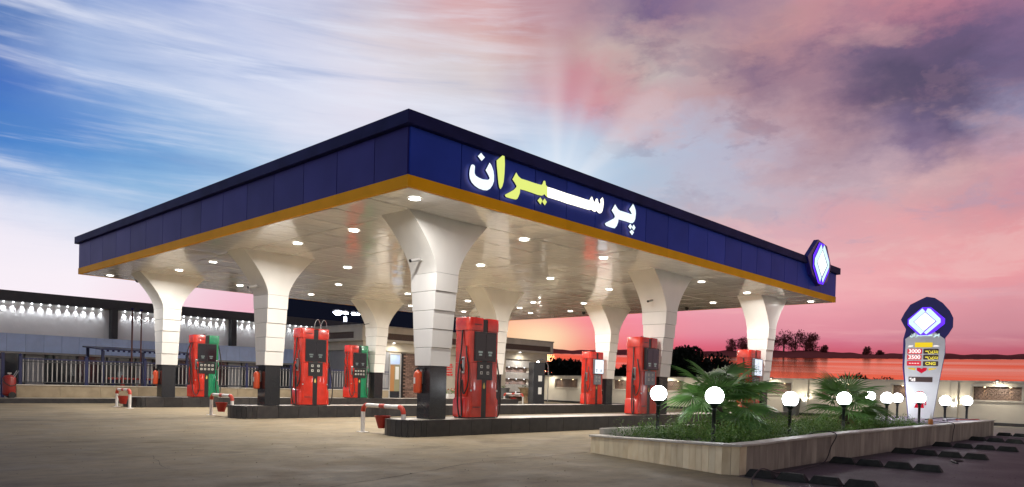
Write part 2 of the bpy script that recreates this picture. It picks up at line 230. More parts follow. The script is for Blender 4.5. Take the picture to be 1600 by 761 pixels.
MT['render_cream'] = mat('cream_render', (.60, .54, .43), .7, var=.08, vscale=1.5, bump=.15, bscale=12)
MT['render_grey'] = mat('grey_render', (.30, .30, .31), .7, var=.08, vscale=1.5, bump=.1)
MT['render_white'] = mat('white_render', (.80, .80, .80), .75, var=.06, vscale=1.2, bump=.3, bscale=5)
MT['compound'] = mat('compound_wall', (.60, .55, .45), .7, var=.08, vscale=1.0, bump=.12, bscale=8)
MT['base_stone'] = mat('base_stone', (.36, .29, .19), .6, vscale=3, col2=(.26, .205, .13), rnd=.05)
MT['roof_dark'] = mat('dark_cladding', (.045, .048, .056), .5, var=.1)
MT['cladding'] = mat('pale_blue_cladding', (.46, .60, .90), .25, var=.06, rnd=.06)
MT['brown_stripe'] = mat('brown_stone', (.075, .045, .032), .6, vscale=14, col2=(.14, .09, .065), stretch=(1, 1, 3))
MT['brick'] = mat('brown_brick', (.20, .12, .09), .7, var=.25, vscale=9, rnd=.35, bump=.3)
MT['glass_dark'] = mat('dark_glass', (.03, .035, .042), .08, spec=.8)
MT['glass_pale'] = mat('frosted_glass', (.28, .29, .31), .3)
MT['lattice'] = mat('lattice_brown', (.17, .115, .09), .55, var=.2, rnd=.2)
MT['lattice_back'] = mat('lattice_joint', (.035, .022, .016), .7)
MT['leaf'] = mat('leaf_green', (.12, .23, .04), .5, vscale=3, col2=(.05, .12, .02))
MT['leaf2'] = mat('leaf_light', (.15, .25, .05), .5, var=.25, vscale=6)
MT['frond'] = mat('palm_frond', (.16, .32, .08), .35, vscale=4, col2=(.08, .19, .045), rnd=.3)
MT['frond_dry'] = mat('dry_frond', (.22, .20, .07), .6, var=.25)
MT['bark'] = mat('bark', (.09, .07, .05), .9, var=.3, vscale=12, bump=.5)
MT['far_leaf'] = mat('distant_foliage', (.02, .024, .020), .95, spec=.0)
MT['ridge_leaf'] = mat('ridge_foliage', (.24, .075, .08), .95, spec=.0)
MT['soil'] = mat('soil', (.035, .028, .02), .95, var=.4, vscale=15, bump=.6, bscale=40)
MT['silver'] = mat('silver_composite', (.82, .83, .86), .35, var=.03)
MT['sign_navy'] = mat('sign_navy', (.016, .012, .20), .35)
MT['tyre_block'] = mat('black_rubber_block', (.016, .017, .014), .8, var=.4, vscale=10, rnd=.3, bump=.3, bscale=40)
MT['terracotta'] = mat('sand_stone', (.42, .30, .17), .7, var=.2, vscale=8)
MT['grey_pot'] = mat('grey_pot', (.11, .115, .11), .6, var=.2)
MT['paper'] = mat('white_paper', (.75, .75, .72), .6)
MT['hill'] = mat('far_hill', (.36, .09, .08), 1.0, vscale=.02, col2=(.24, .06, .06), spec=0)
for k_ in ('leaf', 'leaf2', 'frond'): leafy(MT[k_])
# ------------------------------------------------------------------ helpers
class MB:
    def __init__(s): s.v = []; s.f = []; s.mi = []; s.m = 0
    def box(s, x0, x1, y0, y1, z0, z1):
        i = len(s.v); s.v += [(x0,y0,z0),(x1,y0,z0),(x1,y1,z0),(x0,y1,z0),(x0,y0,z1),(x1,y0,z1),(x1,y1,z1),(x0,y1,z1)]
        s._f(i, ((0,3,2,1),(4,5,6,7),(0,1,5,4),(1,2,6,5),(2,3,7,6),(3,0,4,7))); return s
    def _f(s, i, fs):
        for f in fs: s.f.append(tuple(i+k for k in f)); s.mi.append(s.m)
    def loft(s, rings, closed=True, cap=True):
        i = len(s.v); n = len(rings[0])
        for r in rings: s.v += [tuple(p) for p in r]
        for a in range(len(rings)-1):
            for k in range(n if closed else n-1):
                k2 = (k+1) % n
                s.f.append((i+a*n+k, i+a*n+k2, i+(a+1)*n+k2, i+(a+1)*n+k)); s.mi.append(s.m)
        if cap:
            s.f.append(tuple(i+k for k in reversed(range(n)))); s.mi.append(s.m)
            s.f.append(tuple(i+(len(rings)-1)*n+k for k in range(n))); s.mi.append(s.m)
        return s
    def tube(s, pts, r, n=8, r1=None):
        pts = [Vector(p) for p in pts]; rings = []
        up = Vector((0, 0, 1)); prev = None
        for k, p in enumerate(pts):
            d = (pts[min(k+1, len(pts)-1)]-pts[max(k-1, 0)]).normalized()
            if prev is None:
                a = d.cross(up if abs(d.z) < .9 else Vector((1, 0, 0))).normalized()
            else: a = (prev - d*prev.dot(d)).normalized()
            prev = a; b = d.cross(a)
            rr = r if r1 is None else r+(r1-r)*k/(len(pts)-1)
            rings.append([p+a*rr*math.cos(2*math.pi*j/n)+b*rr*math.sin(2*math.pi*j/n) for j in range(n)])
        return s.loft(rings)
    def lathe(s, prof, c=(0, 0, 0), n=20):
        return s.loft([[(c[0]+r*math.cos(2*math.pi*j/n), c[1]+r*math.sin(2*math.pi*j/n), c[2]+z) for j in range(n)] for r, z in prof])
    def prism_y(s, poly, y0, y1):   # polygon in xz extruded along y
        return s.loft([[(x, y0, z) for x, z in poly], [(x, y1, z) for x, z in poly]])
    def prism_z(s, poly, z0, z1):
        return s.loft([[(x, y, z0) for x, y in poly], [(x, y, z1) for x, y in poly]])
    def mesh(s, name, mats, smooth=False, fix=True):
        me = bpy.data.meshes.new(name); me.from_pydata(s.v, [], s.f)
        for m in (mats if isinstance(mats, (list, tuple)) else [mats]): me.materials.append(m)
        me.polygons.foreach_set('material_index', s.mi)
        if smooth: me.polygons.foreach_set('use_smooth', [True]*len(me.polygons))
        if fix:
            bm = bmesh.new(); bm.from_mesh(me); bmesh.ops.recalc_face_normals(bm, faces=bm.faces[:]); bm.to_mesh(me); bm.free()
        me.update(); return me
    def build(s, name, mats, parent=None, smooth=False, loc=None, bevel=0, auto=False):
        o = link(name, s.mesh(name, mats, smooth or auto), parent, loc)
        if bevel:
            b = o.modifiers.new('bevel', 'BEVEL'); b.width = bevel; b.segments = 2; b.limit_method = 'ANGLE'; b.angle_limit = .6
        if auto: smooth_angle(o)
        return o
def smooth_angle(o, a=35):
    me = o.data
    if a is None: return
    bm = bmesh.new(); bm.from_mesh(me)
    for e in bm.edges:
        if len(e.link_faces) == 2 and e.calc_face_angle(0) > math.radians(a): e.smooth = False
    bm.to_mesh(me); bm.free()
def link(name, me, parent=None, loc=None, rz=0):
    o = bpy.data.objects.new(name, me); COL.objects.link(o)
    if parent: o.parent = parent
    if loc: o.location = loc
    if rz: o.rotation_euler = (0, 0, rz)
    return o
def tag(o, label=None, cat=None, group=None, kind=None):
    if label: o['label'] = label
    if cat: o['category'] = cat
    if group: o['group'] = group
    if kind: o['kind'] = kind
    return o
def thing(name, label, cat, loc=(0, 0, 0), rz=0, group=None):
    o = link(name, None, None, loc, rz); o.empty_display_size = .2
    return tag(o, label, cat, group)
def kids(o): return [c for c in ALL() if c.parent == o]
def ALL(): return list(COL.objects)
def copy_tree(o, label=None, loc=None, rz=None, childmap=None):
    cm = {}
    for c in COL.objects:
        if c.parent: cm.setdefault(c.parent.name, []).append(c)
    def rec(a, par):
        b = a.copy(); COL.objects.link(b)
        if par: b.parent = par
        for ch in cm.get(a.name, []): rec(ch, b)
        return b
    r = rec(o, None)
    if label: r['label'] = label
    if loc: r.location = loc
    if rz is not None: r.rotation_euler = (0, 0, rz)
    return r
def area(parent, loc, w, size=.16, col=(1, .96, .905), spread=168, rot=None, name='lamp_light'):
    l = bpy.data.lights.new(name, 'AREA'); l.shape = 'DISK'; l.size = size; l.energy = w; l.color = col; l.spread = math.radians(spread)
    o = bpy.data.objects.new(name, l); COL.objects.link(o); o.location = loc
    if rot: o.rotation_euler = rot
    if parent: o.parent = parent
    return o
def spot(parent, loc, w, ang=70, col=(.93, .96, 1), rot=(0, 0, 0), blend=.8, size=.02):
    l = bpy.data.lights.new('spot_light', 'SPOT'); l.energy = w; l.color = col; l.spot_size = math.radians(ang); l.spot_blend = blend; l.shadow_soft_size = size
    o = bpy.data.objects.new('spot_light', l); COL.objects.link(o); o.location = loc; o.rotation_euler = rot
    if parent: o.parent = parent
    return o
def text_mesh(s, size, name, m, parent, loc, rot=(math.pi/2, 0, 0), ext=.004, align='CENTER', bold=0):
    c = bpy.data.curves.new(name, 'FONT'); c.body = s; c.size = size; c.extrude = ext; c.align_x = align; c.align_y = 'CENTER'; c.offset = bold
    o = bpy.data.objects.new(name, c); COL.objects.link(o)
    dg = bpy.context.evaluated_depsgraph_get(); me = bpy.data.meshes.new_from_object(o.evaluated_get(dg))
    bpy.data.objects.remove(o); me.materials.clear(); me.materials.append(m)
    p = link(name, me, parent, loc); p.rotation_euler = rot; return p
# ================================================================== SETTING
def ground_material():
    m = bpy.data.materials.new('concrete_ground'); m.use_nodes = True; t = m.node_tree; b = t.nodes['Principled BSDF']
    co = t.nodes.new('ShaderNodeTexCoord').outputs['Object']
    def nz(scale, det, st=(1, 1, 1), rot=0, dist=0, ro=.55):
        q = t.nodes.new('ShaderNodeMapping'); q.inputs['Scale'].default_value = st; q.inputs['Rotation'].default_value = (0, 0, rot); t.links.new(co, q.inputs[0])
        n = t.nodes.new('ShaderNodeTexNoise'); n.inputs['Scale'].default_value = scale; n.inputs['Detail'].default_value = det
        n.inputs['Distortion'].default_value = dist; n.inputs['Roughness'].default_value = ro; t.links.new(q.outputs[0], n.inputs['Vector']); return n.outputs[0]
    def mr(x, a, c, lo=0, hi=1):
        r = t.nodes.new('ShaderNodeMapRange'); r.inputs[1].default_value = a; r.inputs[2].default_value = c; r.inputs[3].default_value = lo; r.inputs[4].default_value = hi
        t.links.new(x, r.inputs[0]); return r.outputs[0]
    def mx(f, a, c, mode='MIX'):
        n = t.nodes.new('ShaderNodeMix'); n.data_type = 'RGBA'; n.blend_type = mode; t.links.new(f, n.inputs[0])
        for i, v in ((6, a), (7, c)):
            if isinstance(v, tuple): n.inputs[i].default_value = (*v, 1)
            else: t.links.new(v, n.inputs[i])
        return n.outputs[2]
    c = mx(mr(nz(.35, 6, dist=.6), .35, .65), (.265, .215, .14), (.19, .155, .10))
    c = mx(mr(nz(1.1, 8, st=(1, 2.2, 1), rot=.76, dist=1.2), .42, .72, 0, .6), c, (.34, .27, .165))
    c = mx(mr(nz(5, 10, ro=.7), .50, .75, 0, .5), c, (.12, .09, .06))
    c = mx(mr(nz(70, 3), .55, .8, 0, .35), c, (.34, .29, .22))
    st = nz(.8, 4, dist=.3); c = mx(mr(st, .62, .74, 0, .45), c, (.07, .055, .042))
    c = mx(mr(nz(.55, 8, st=(.35, 2.4, 1), dist=.8, ro=.6), .56, .72, 0, .32), c, (.09, .072, .05))
    c = mx(mr(nz(9, 2), .73, .76, 0, .55), c, (.04, .034, .028))
    c = mx(mr(nz(26, 2), .76, .78, 0, .6), c, (.03, .026, .022))
    t.links.new(c, b.inputs['Base Color'])
    t.links.new(mr(nz(1.4, 6, dist=.5), .3, .7, .62, .9), b.inputs['Roughness']); b.inputs['Specular IOR Level'].default_value = .18
    bu = t.nodes.new('ShaderNodeBump'); bu.inputs['Strength'].default_value = .25; bu.inputs['Distance'].default_value = .01
    t.links.new(nz(30, 8, ro=.7), bu.inputs['Height']); t.links.new(bu.outputs[0], b.inputs['Normal'])
    return m
MT['ground'] = ground_material()
MT['lot'] = mat('dark_lot', (.085, .068, .068), .6, vscale=1.2, col2=(.055, .043, .043), bump=.4, bscale=50, spec=.3)
MT['joint'] = mat('joint', (.035, .027, .02), .9)
tag(MB().box(-700, 1500, -700, 1500, -.5, 0).build('ground', MT['ground']), kind='structure')
tag(MB().prism_z([(.99, -5.83), (17.6, -5.62), (17.6, -12), (.2, -12), (.35, -7.2)], -.1, .004).build('parking_lot', MT['lot']), kind='structure')
tag(MB().box(16.8, 26, -12, -1.0, -.1, .006).build('pale_pavement', MT['slab']), kind='structure')
def strip(name, pts, w, z, m):
    b = MB(); L = []
    for k in range(len(pts)-1):
        p, q = Vector((*pts[k], 0)), Vector((*pts[k+1], 0)); n = max(2, int((q-p).length/.22))
        for j in range(n): L.append(p.lerp(q, j/n))
    L.append(Vector((*pts[-1], 0))); pr = None
    for i, p in enumerate(L):
        d = (L[min(i+1, len(L)-1)]-L[max(0, i-1)]).normalized(); nn = Vector((-d.y, d.x, 0)); o = nn*random.uniform(-.02, .02)
        ww = w*random.uniform(.5, 1.3); b.v += [tuple(p+o-nn*ww+Vector((0, 0, z))), tuple(p+o+nn*ww+Vector((0, 0, z)))]
        if i: k = len(b.v); b.f.append((k-4, k-2, k-1, k-3)); b.mi.append(0)
    return tag(b.build(name, m), kind='structure')
strip('pavement_joint', [(-5.6, -4.35), (-3.73, -3.64), (-1.9, -3.12), (-1.09, -2.82), (1.85, -2.70)], .007, .004, MT['joint'])
strip('pavement_joint', [(-9, 9.1), (-1.5, 8.95), (.9, 9.1)], .03, .004, MT['joint'])
strip('pavement_crack', [(-5.4, -3.2), (-5.0, -3.9), (-5.2, -4.6), (-4.9, -5.2), (-5.0, -6.0)], .0025, .004, MT['joint'])
strip('pavement_crack', [(-4.6, 1.6), (-4.1, .3), (-4.5, -1.2), (-4.2, -2.2)], .002, .004, MT['joint'])
# far water and the ridge behind it
def water_mat():
    m = bpy.data.materials.new('sunset_water'); m.use_nodes = True; t = m.node_tree; t.nodes.clear()
    g = t.nodes.new('ShaderNodeBsdfGlossy'); g.inputs['Roughness'].default_value = .12
    co = t.nodes.new('ShaderNodeTexCoord').outputs['Object']
    q = t.nodes.new('ShaderNodeMapping'); q.inputs['Scale'].default_value = (1, .25, 1); q.inputs['Rotation'].default_value = (0, 0, -.15); t.links.new(co, q.inputs[0])
    n = t.nodes.new('ShaderNodeTexNoise'); n.inputs['Scale'].default_value = .045; n.inputs['Detail'].default_value = 5; t.links.new(q.outputs[0], n.inputs['Vector'])
    r = t.nodes.new('ShaderNodeValToRGB'); r.color_ramp.elements[0].position = .40; r.color_ramp.elements[0].color = (1, .36, .19, 1)
    r.color_ramp.elements[1].position = .66; r.color_ramp.elements[1].color = (1, .82, .62, 1)
    t.links.new(n.outputs[0], r.inputs[0]); t.links.new(r.outputs[0], g.inputs['Color'])
    bu = t.nodes.new('ShaderNodeBump'); bu.inputs['Strength'].default_value = .05; bu.inputs['Distance'].default_value = .1
    t.links.new(n.outputs[0], bu.inputs['Height']); t.links.new(bu.outputs[0], g.inputs['Normal'])
    o = t.nodes.new('ShaderNodeOutputMaterial'); t.links.new(g.outputs[0], o.inputs[0]); return m
CX, CY = -7.965, -10.222
def polar(azd, D, z): a = YAW-math.radians(azd); return (CX+D*math.cos(a), CY+D*math.sin(a), z)
b = MB(); AZ = [-8+k*1.6 for k in range(45)]
for a in AZ: b.v += [polar(a, 90, 1.5), polar(a, 250, 11.9)]
for k in range(len(AZ)-1): b.f.append((2*k, 2*k+1, 2*k+3, 2*k+2)); b.mi.append(0)
tag(b.build('water', water_mat()), kind='structure')
def ridge(a):  # height of the ridge line against azimuth
    t = .5*math.sin(a*.9)+.35*math.sin(a*2.3+1)+.2*math.sin(a*5.1)
    base = 15.9+1.0*math.exp(-((a-20)/4.0)**2)
    return base+t*.5
b = MB(); AZr = [-8+k*.2 for k in range(360)]
for a in AZr:
    h = ridge(a)
    b.v += [polar(a, 249.5, 11.0), polar(a, 251, 12.0+.15*math.sin(a*7)), polar(a, 300, h), polar(a, 420, h*.6)]
for k in range(len(AZr)-1):
    for j in range(3): b.f.append((4*k+j, 4*k+j+1, 4*k+4+j+1, 4*k+4+j)); b.mi.append(0)
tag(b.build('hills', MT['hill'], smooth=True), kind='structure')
# ================================================================== FUEL CANOPY
LX, LY, ZS = 20.387, 18.355, 4.54
can = thing('fuel_canopy', 'large flat forecourt canopy with dark blue fascia and orange lower edge over glossy white ceiling', 'canopy')
MB().box(.12, LX-.12, .12, LY-.12, 4.60, 5.45).build('roof_deck', MT['navy'], can)
MB().box(.04, LX-.04, .04, LY-.04, 4.575, 4.61).build('ceiling_backing', MT['dark'], can)
# ceiling panels: four meshes shared, slightly pillowed and tilted
NX, NY = 17, 15
px, py = (LX-.08)/NX, (LY-.08)/NY
def pillow(seed):
    r = random.Random(seed); g = 6; b = MB(); w, d = px-.018, py-.018
    ph = [r.uniform(0, 6) for _ in range(4)]
    for j in range(g+1):
        for i in range(g+1):
            u, v = i/g-.5, j/g-.5
            e = 1-(2*abs(u))**4; f = 1-(2*abs(v))**4
            z = (-.003*e*f + .0016*math.sin(u*7+ph[0])*math.sin(v*9+ph[1])*e*f)
            b.v.append((u*w, v*d, z))
    for j in range(g):
        for i in range(g):
            k = j*(g+1)+i; b.f.append((k, k+g+1, k+g+2, k+1)); b.mi.append(0)
    i = len(b.v)
    b.v += [(-w/2, -d/2, .025), (w/2, -d/2, .025), (w/2, d/2, .025), (-w/2, d/2, .025)]
    c = [0, g, (g+1)**2-1, (g+1)*g]
    for k in range(4): b.f.append((c[k], c[(k+1) % 4], i+(k+1) % 4, i+k)); b.mi.append(0)
    me = b.mesh('ceiling_panel', MT['soffit'], True, fix=False)
    for p in me.polygons[-4:]: p.use_smooth = False
    for e_ in me.edges:
        pass
    me.attributes.new('sharp_edge', 'BOOLEAN', 'EDGE')
    cnt = {}
    for p in me.polygons[-4:]:
        for k in p.edge_keys: cnt[k] = 1
    me.attributes['sharp_edge'].data.foreach_set('value', [e_.key in cnt for e_ in me.edges])
    return me
PM = [pillow(k) for k in range(5)]
for i in range(NX):
    for j in range(NY):
        o = link('ceiling_panel', random.choice(PM), can, (.04+(i+.5)*px, .04+(j+.5)*py, ZS+.004))
        o.rotation_euler = (random.gauss(0, .0045), random.gauss(0, .0045), random.choice((0, math.pi)))
# fascia panels
FZ0, FZ1 = 4.752, 5.595
ys = [0.0]+[.98+1.241*k for k in range(14)]+[LY]
pm = {}
def fpanel(L, m):
    key = (round(L, 3), m)
    if key not in pm:
        pm[key] = MB().box(.009, L-.009, -.03, .02, FZ0, FZ1).mesh('fascia_panel', MT[m])
    return pm[key]
for k in range(len(ys)-1):
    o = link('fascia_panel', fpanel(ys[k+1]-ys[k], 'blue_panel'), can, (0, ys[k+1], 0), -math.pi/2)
xs = [0, 1.21]+[1.21+1.0375*k for k in range(1, 19)]; xs[-1] = LX
for k in range(len(xs)-1):
    link('fascia_panel', fpanel(xs[k+1]-xs[k], 'blue_panel_brightened'), can, (xs[k], 0, 0))
MB().box(.022, .12, .022, LY, 4.60, 5.6).box(.12, LX, .022, .12, 4.60, 5.6).build('fascia_backing', MT['dark'], can)
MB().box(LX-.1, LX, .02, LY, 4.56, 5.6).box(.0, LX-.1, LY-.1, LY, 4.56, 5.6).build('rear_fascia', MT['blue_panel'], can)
# orange band, in lengths
for k in range(0, 15, 3):
    y0, y1 = ys[k], ys[min(k+3, 15)]
    MB().box(-.045, .03, y0+(.002 if k else -.045), y1-.002, 4.541, 4.746).build('orange_edge', MT['orange'], can)
xx = [.03]+[xs[k] for k in range(4, 20, 4)]+[LX]
for k in range(len(xx)-1):
    MB().box(xx[k]+.002, xx[k+1]-.002, -.045, .03, 4.541, 4.746).build('orange_edge', MT['orange'], can)
MB().box(LX-.03, LX, .03, LY, 4.541, 4.60).box(.03, LX-.03, LY-.03, LY, 4.541, 4.60).build('orange_edge', MT['orange'], can)
# parapet capping
MB().loft([[(-.14, -.14, 5.60), (LX+.14, -.14, 5.60), (LX+.14, LY+.14, 5.60), (-.14, LY+.14, 5.60)], [(-.14, -.14, 5.84), (LX+.14, -.14, 5.84), (LX+.14, LY+.14, 5.84), (-.14, LY+.14, 5.84)]]).build('parapet_capping', MT['navy'], can, bevel=.012)
# downlights
DL = [(.583,.541),(1.561,3.956),(1.595,6.487),(1.609,11.363),(1.695,14.063),(.728,17.55),(4.745,16.1),(4.613,8.793),(6.683,12.468),(7.779,16.152),(12.574,17.6),(9.79,12.424),(12.749,15.943),(6.642,5.053),(4.608,1.468),(12.773,12.181),(15.767,15.69),(7.669,1.42),(9.723,5.031),(12.838,4.979),(14.517,10.076),(15.819,12.052),(17.788,13.175),(18,10.914),(15.844,8.456),(12.876,1.423),(16.106,1.451),(18.205,3.869),(19.603,.584),(4.6,12.4),(19.4,17.4),(4.6,5.0)]
ring = MB().loft([[(r*math.cos(2*math.pi*j/24), r*math.sin(2*math.pi*j/24), z) for j in range(24)] for r, z in ((.112, -.002), (.112, -.016), (.14, -.012), (.14, .0))], cap=False).mesh('downlight', MT['white_paint'], True)
disc = MB().lathe([(.113, -.002), (.113, -.010)], n=24).mesh('diffuser', MT['down'])
for x, y in DL:
    d = link('downlight', ring, can, (x, y, ZS-.004))
    link('diffuser', disc, d)
    area(d, (0, 0, -.03), 108, .2)
# ---- lit sign letters
LETTERS={
'noon':[(1.41,5.239),(1.454,5.236),(1.469,5.208),(1.463,5.143),(1.465,5.087),(1.496,5.049),(1.576,5.029),(1.683,5.021),(1.808,5.038),(1.853,5.059),(1.865,5.087),(1.832,5.131),(1.751,5.21),(1.854,5.38),(1.907,5.336),(1.962,5.245),(1.981,5.159),(1.982,5.054),(1.948,4.969),(1.887,4.891),(1.807,4.838),(1.708,4.821),(1.583,4.826),(1.476,4.855),(1.396,4.901),(1.347,4.965),(1.331,5.037),(1.337,5.114),(1.36,5.195),(1.384,5.229)],
'noon_dot':[(1.62,5.509),(1.721,5.447),(1.638,5.36),(1.538,5.426)],
'alef':[(2.24,5.636),(2.254,5.616),(2.272,5.462),(2.268,5.263),(2.251,5.1),(2.217,5.001),(2.167,4.937),(2.134,4.963),(2.107,5.042),(2.077,5.219),(2.049,5.37),(2.04,5.466)],
'reh_yeh':[(2.6,5.362),(2.671,5.3),(2.752,5.271),(2.953,5.274),(3.159,5.271),(3.369,5.278),(3.405,5.311),(3.428,5.372),(3.46,5.388),(3.488,5.381),(3.512,5.306),(3.561,5.281),(3.57,5.065),(3.516,5.082),(3.467,5.11),(3.43,5.078),(3.378,5.06),(3.252,5.051),(3.065,5.058),(2.861,5.06),(2.731,5.056),(2.724,4.98),(2.691,4.906),(2.65,4.843),(2.601,4.823),(2.475,4.815),(2.33,4.816),(2.297,4.838),(2.304,4.86),(2.413,4.922),(2.545,5.003),(2.617,5.072),(2.62,5.1),(2.569,5.149),(2.498,5.201)],
'yeh_dot':[(3.344,5.018),(3.413,4.97),(3.36,4.872),(3.261,4.936)],
'yeh_dot2':[(3.482,5.023),(3.557,4.963),(3.492,4.88),(3.408,4.941)],
'seen':[(3.56,5.281),(3.746,5.285),(3.968,5.282),(4.195,5.279),(4.426,5.283),(4.662,5.284),(4.904,5.284),(5.002,5.289),(5.029,5.339),(5.066,5.381),(5.101,5.384),(5.128,5.337),(5.162,5.298),(5.205,5.291),(5.227,5.357),(5.266,5.387),(5.302,5.379),(5.33,5.316),(5.377,5.283),(5.407,5.293),(5.413,5.333),(5.398,5.383),(5.479,5.453),(5.511,5.429),(5.533,5.341),(5.521,5.231),(5.487,5.132),(5.438,5.085),(5.375,5.068),(5.311,5.084),(5.272,5.11),(5.235,5.08),(5.173,5.07),(5.11,5.084),(5.065,5.101),(5.024,5.075),(4.938,5.07),(4.672,5.067),(4.436,5.065),(4.205,5.06),(3.978,5.069),(3.756,5.067),(3.569,5.067)],
'peh_reh':[(5.976,5.392),(6.033,5.348),(6.106,5.3),(6.178,5.283),(6.419,5.287),(6.652,5.285),(6.664,5.301),(6.625,5.336),(6.556,5.389),(6.708,5.546),(6.766,5.498),(6.82,5.423),(6.837,5.341),(6.819,5.209),(6.773,5.13),(6.7,5.081),(6.602,5.071),(6.43,5.075),(6.129,5.07),(6.116,4.998),(6.067,4.906),(5.988,4.835),(5.848,4.827),(5.653,4.834),(5.601,4.868),(5.627,4.897),(5.794,4.981),(5.942,5.056),(5.986,5.099),(5.961,5.142),(5.847,5.226)],
'peh_dot':[(6.615,5.055),(6.692,4.999),(6.629,4.92),(6.533,4.974)],
'peh_dot2':[(6.759,5.063),(6.838,4.999),(6.772,4.916),(6.686,4.975)],
'peh_dot3':[(6.691,4.924),(6.781,4.875),(6.703,4.791),(6.593,4.858)],
}
def face_front(mesh_mb): pass
EM_W = emat('sign_white', (.80, .92, 1.0), 1.25); EM_Y = emat('sign_yellow', (.80, .90, .22), 1.0); EM_WW = emat('sign_warm_white', (1, .98, .86), 1.7)
HALO = emat('halo_glow', (1, .62, .36), 2.2)
def letter(name, poly, m, y0, y1, parent, side='sign_navy', back=None):
    b = MB(); n = len(poly)
    b.v = [(x, y0, z) for x, z in poly]+[(x, y1, z) for x, z in poly]
    b.f = [tuple(range(n)), tuple(range(2*n-1, n-1, -1))]+[(k, (k+1) % n, n+(k+1) % n, n+k) for k in range(n)]
    b.mi = [0, 2 if back else 1]+[1]*n
    return b.build(name, [m, MT[side]]+([back] if back else []), parent)
sg = thing('illuminated_sign', 'backlit white and yellow Persian lettering mounted on the blue canopy fascia', 'sign')
for k, p in LETTERS.items():
    m = EM_Y if k in ('alef', 'reh_yeh', 'yeh_dot', 'yeh_dot2') else (EM_WW if k == 'seen' else EM_W)
    nm = 'letter_dot' if 'dot' in k else 'letter'
    letter(nm, p, m, -.13, -.085, sg, back=HALO)
# ---- diamond emblem on the canopy
em = thing('illuminated_emblem', 'glowing white diamond emblem on navy board at the far right end of the canopy fascia', 'sign')
bp = [(18.09,6.53),(18.92,6.42),(19.36,5.76),(19.05,5.15),(18.4,4.93),(17.65,5.25),(17.2,5.80)]
MB().prism_y(bp, -.20, -.035).build('back_board', MT['sign_navy'], em)
VIO = emat('violet_halo', (.12, .03, .95), 1.6); VIO2 = emat('violet_dim', (.05, .015, .5), .5)
PAL = emat('emblem_pale', (.72, .95, 1), 1.1); WHT = emat('emblem_white', (1, 1, 1), 1.5)
def dia(cx, cz, r, rz): return [(cx, cz+rz), (cx+r, cz), (cx, cz-rz), (cx-r, cz)]
def emblem(par, cx, cz, r, y, t=.02):
    q = r
    letter('halo_plate', [(cx-.35*q, cz+1.06*q), (cx+.35*q, cz+1.06*q), (cx+1.1*q, cz+.3*q), (cx+1.1*q, cz-.3*q), (cx+.35*q, cz-1.06*q), (cx-.35*q, cz-1.06*q), (cx-1.1*q, cz-.3*q), (cx-1.1*q, cz+.3*q)], VIO, y-t, y, par)
    y -= t+.012
    L_ = [(-.20,.98),(-.02,.78),(.02,.72),(-.70,-.02),(-.02,-.72),(-.22,-.98),(-1.0,-.18),(-1.0,.12)]
    R_ = [(.16,.98),(.30,.96),(.98,.22),(1.0,-.05),(.16,-.98),(.02,-.80),(.76,.02),(.02,.74)]
    letter('emblem_arm', [(cx+a*q, cz+c*q) for a, c in L_], PAL, y-t, y+.01, par)
    letter('emblem_arm', [(cx+a*q, cz+c*q) for a, c in R_], PAL, y-t, y+.01, par)
    letter('emblem_core', dia(cx+.02*q, cz, .66*q, .68*q), WHT, y-t, y+.01, par)
emblem(em, 18.37, 5.71, .68, -.202)
# ---- small ceiling cameras under the rear edges
domem = MB().lathe([(.02, 0), (.09, 0), (.09, -.05), (.07, -.10), (.02, -.13)], n=14).mesh('dome_camera', MT['black'], True)
for (x, y, lb) in ((1.7, 17.73, 'black dome camera under the far left corner of the canopy'), (18.6, 10.6, 'black dome camera under the canopy above the middle rear column'), (19.2, 5.6, 'black dome camera under the canopy right of the tall near column')):
    o = link('dome_camera', domem, None, (x, y, ZS)); tag(o, lb, 'camera', 'dome cameras under the canopy')
# ================================================================== COLUMNS
hx = [.28, .285, .29, .295, .305]; hy = [.265, .305, .335, .38, .42]
zc = [1.46, 1.848, 2.234, 2.626, 3.024, 3.40]
def rect(a, b_, z): return [(-a, -b_, z), (a, -b_, z), (a, b_, z), (-a, b_, z)]
def column(label, x, y):
    t = thing('canopy_column', label, 'column', (x, y, 0), 0, 'flared white columns holding the canopy')
    MB().loft([rect(.229, .211, .34), rect(.229, .211, 1.458)]).build('granite_base', MT['granite'], t, bevel=.006)
    for k in range(5):
        MB().loft([rect(hx[k]-.008, hy[k]-.012, zc[k]+.004), rect(hx[k]+.002, hy[k]+.006, zc[k+1]-.004)]).build('cladding_course', MT['white_panel'], t, bevel=.004)
    MB().loft([rect(.25, .22, 1.46), rect(.26, .36, 3.4)]).build('core', MT['dark'], t)
    n = 18; rings = []
    for k in range(n+1):
        u = k/n; w = .305+.785*u**1.56; d = .425+.035*u
        rings.append(rect(w, d, 3.402+(4.549-3.402)*u))
    MB().loft(rings).build('flared_capital', MT['white_panel'], t, auto=True)
    return t
CX3 = [2.12, 10.986, 17.968]; CY3 = [1.735, 8.784, 16.052]
cl = {(0,0):'tall flared white column nearest the camera under the canopy corner', (0,1):'flared white column between the two left red pumps', (0,2):'flared white column furthest left beside the red and green pump',
 (1,0):'flared white column behind the red pump with the blue dark screen', (2,0):'flared white column at the far right end behind the palm', (1,1):'flared white column half hidden behind the nearest big red pump',
 (1,2):'flared white column in the back right of the second red and green pump', (2,1):'flared white column right of the red pump with lit screen', (2,2):'flared white column deepest at the back, hidden behind the others'}
for (i, j), lb in cl.items():
    if (i, j) == (2, 2): continue
    column(lb, CX3[i], CY3[j])
column(cl[(2, 2)], CX3[2], CY3[2])
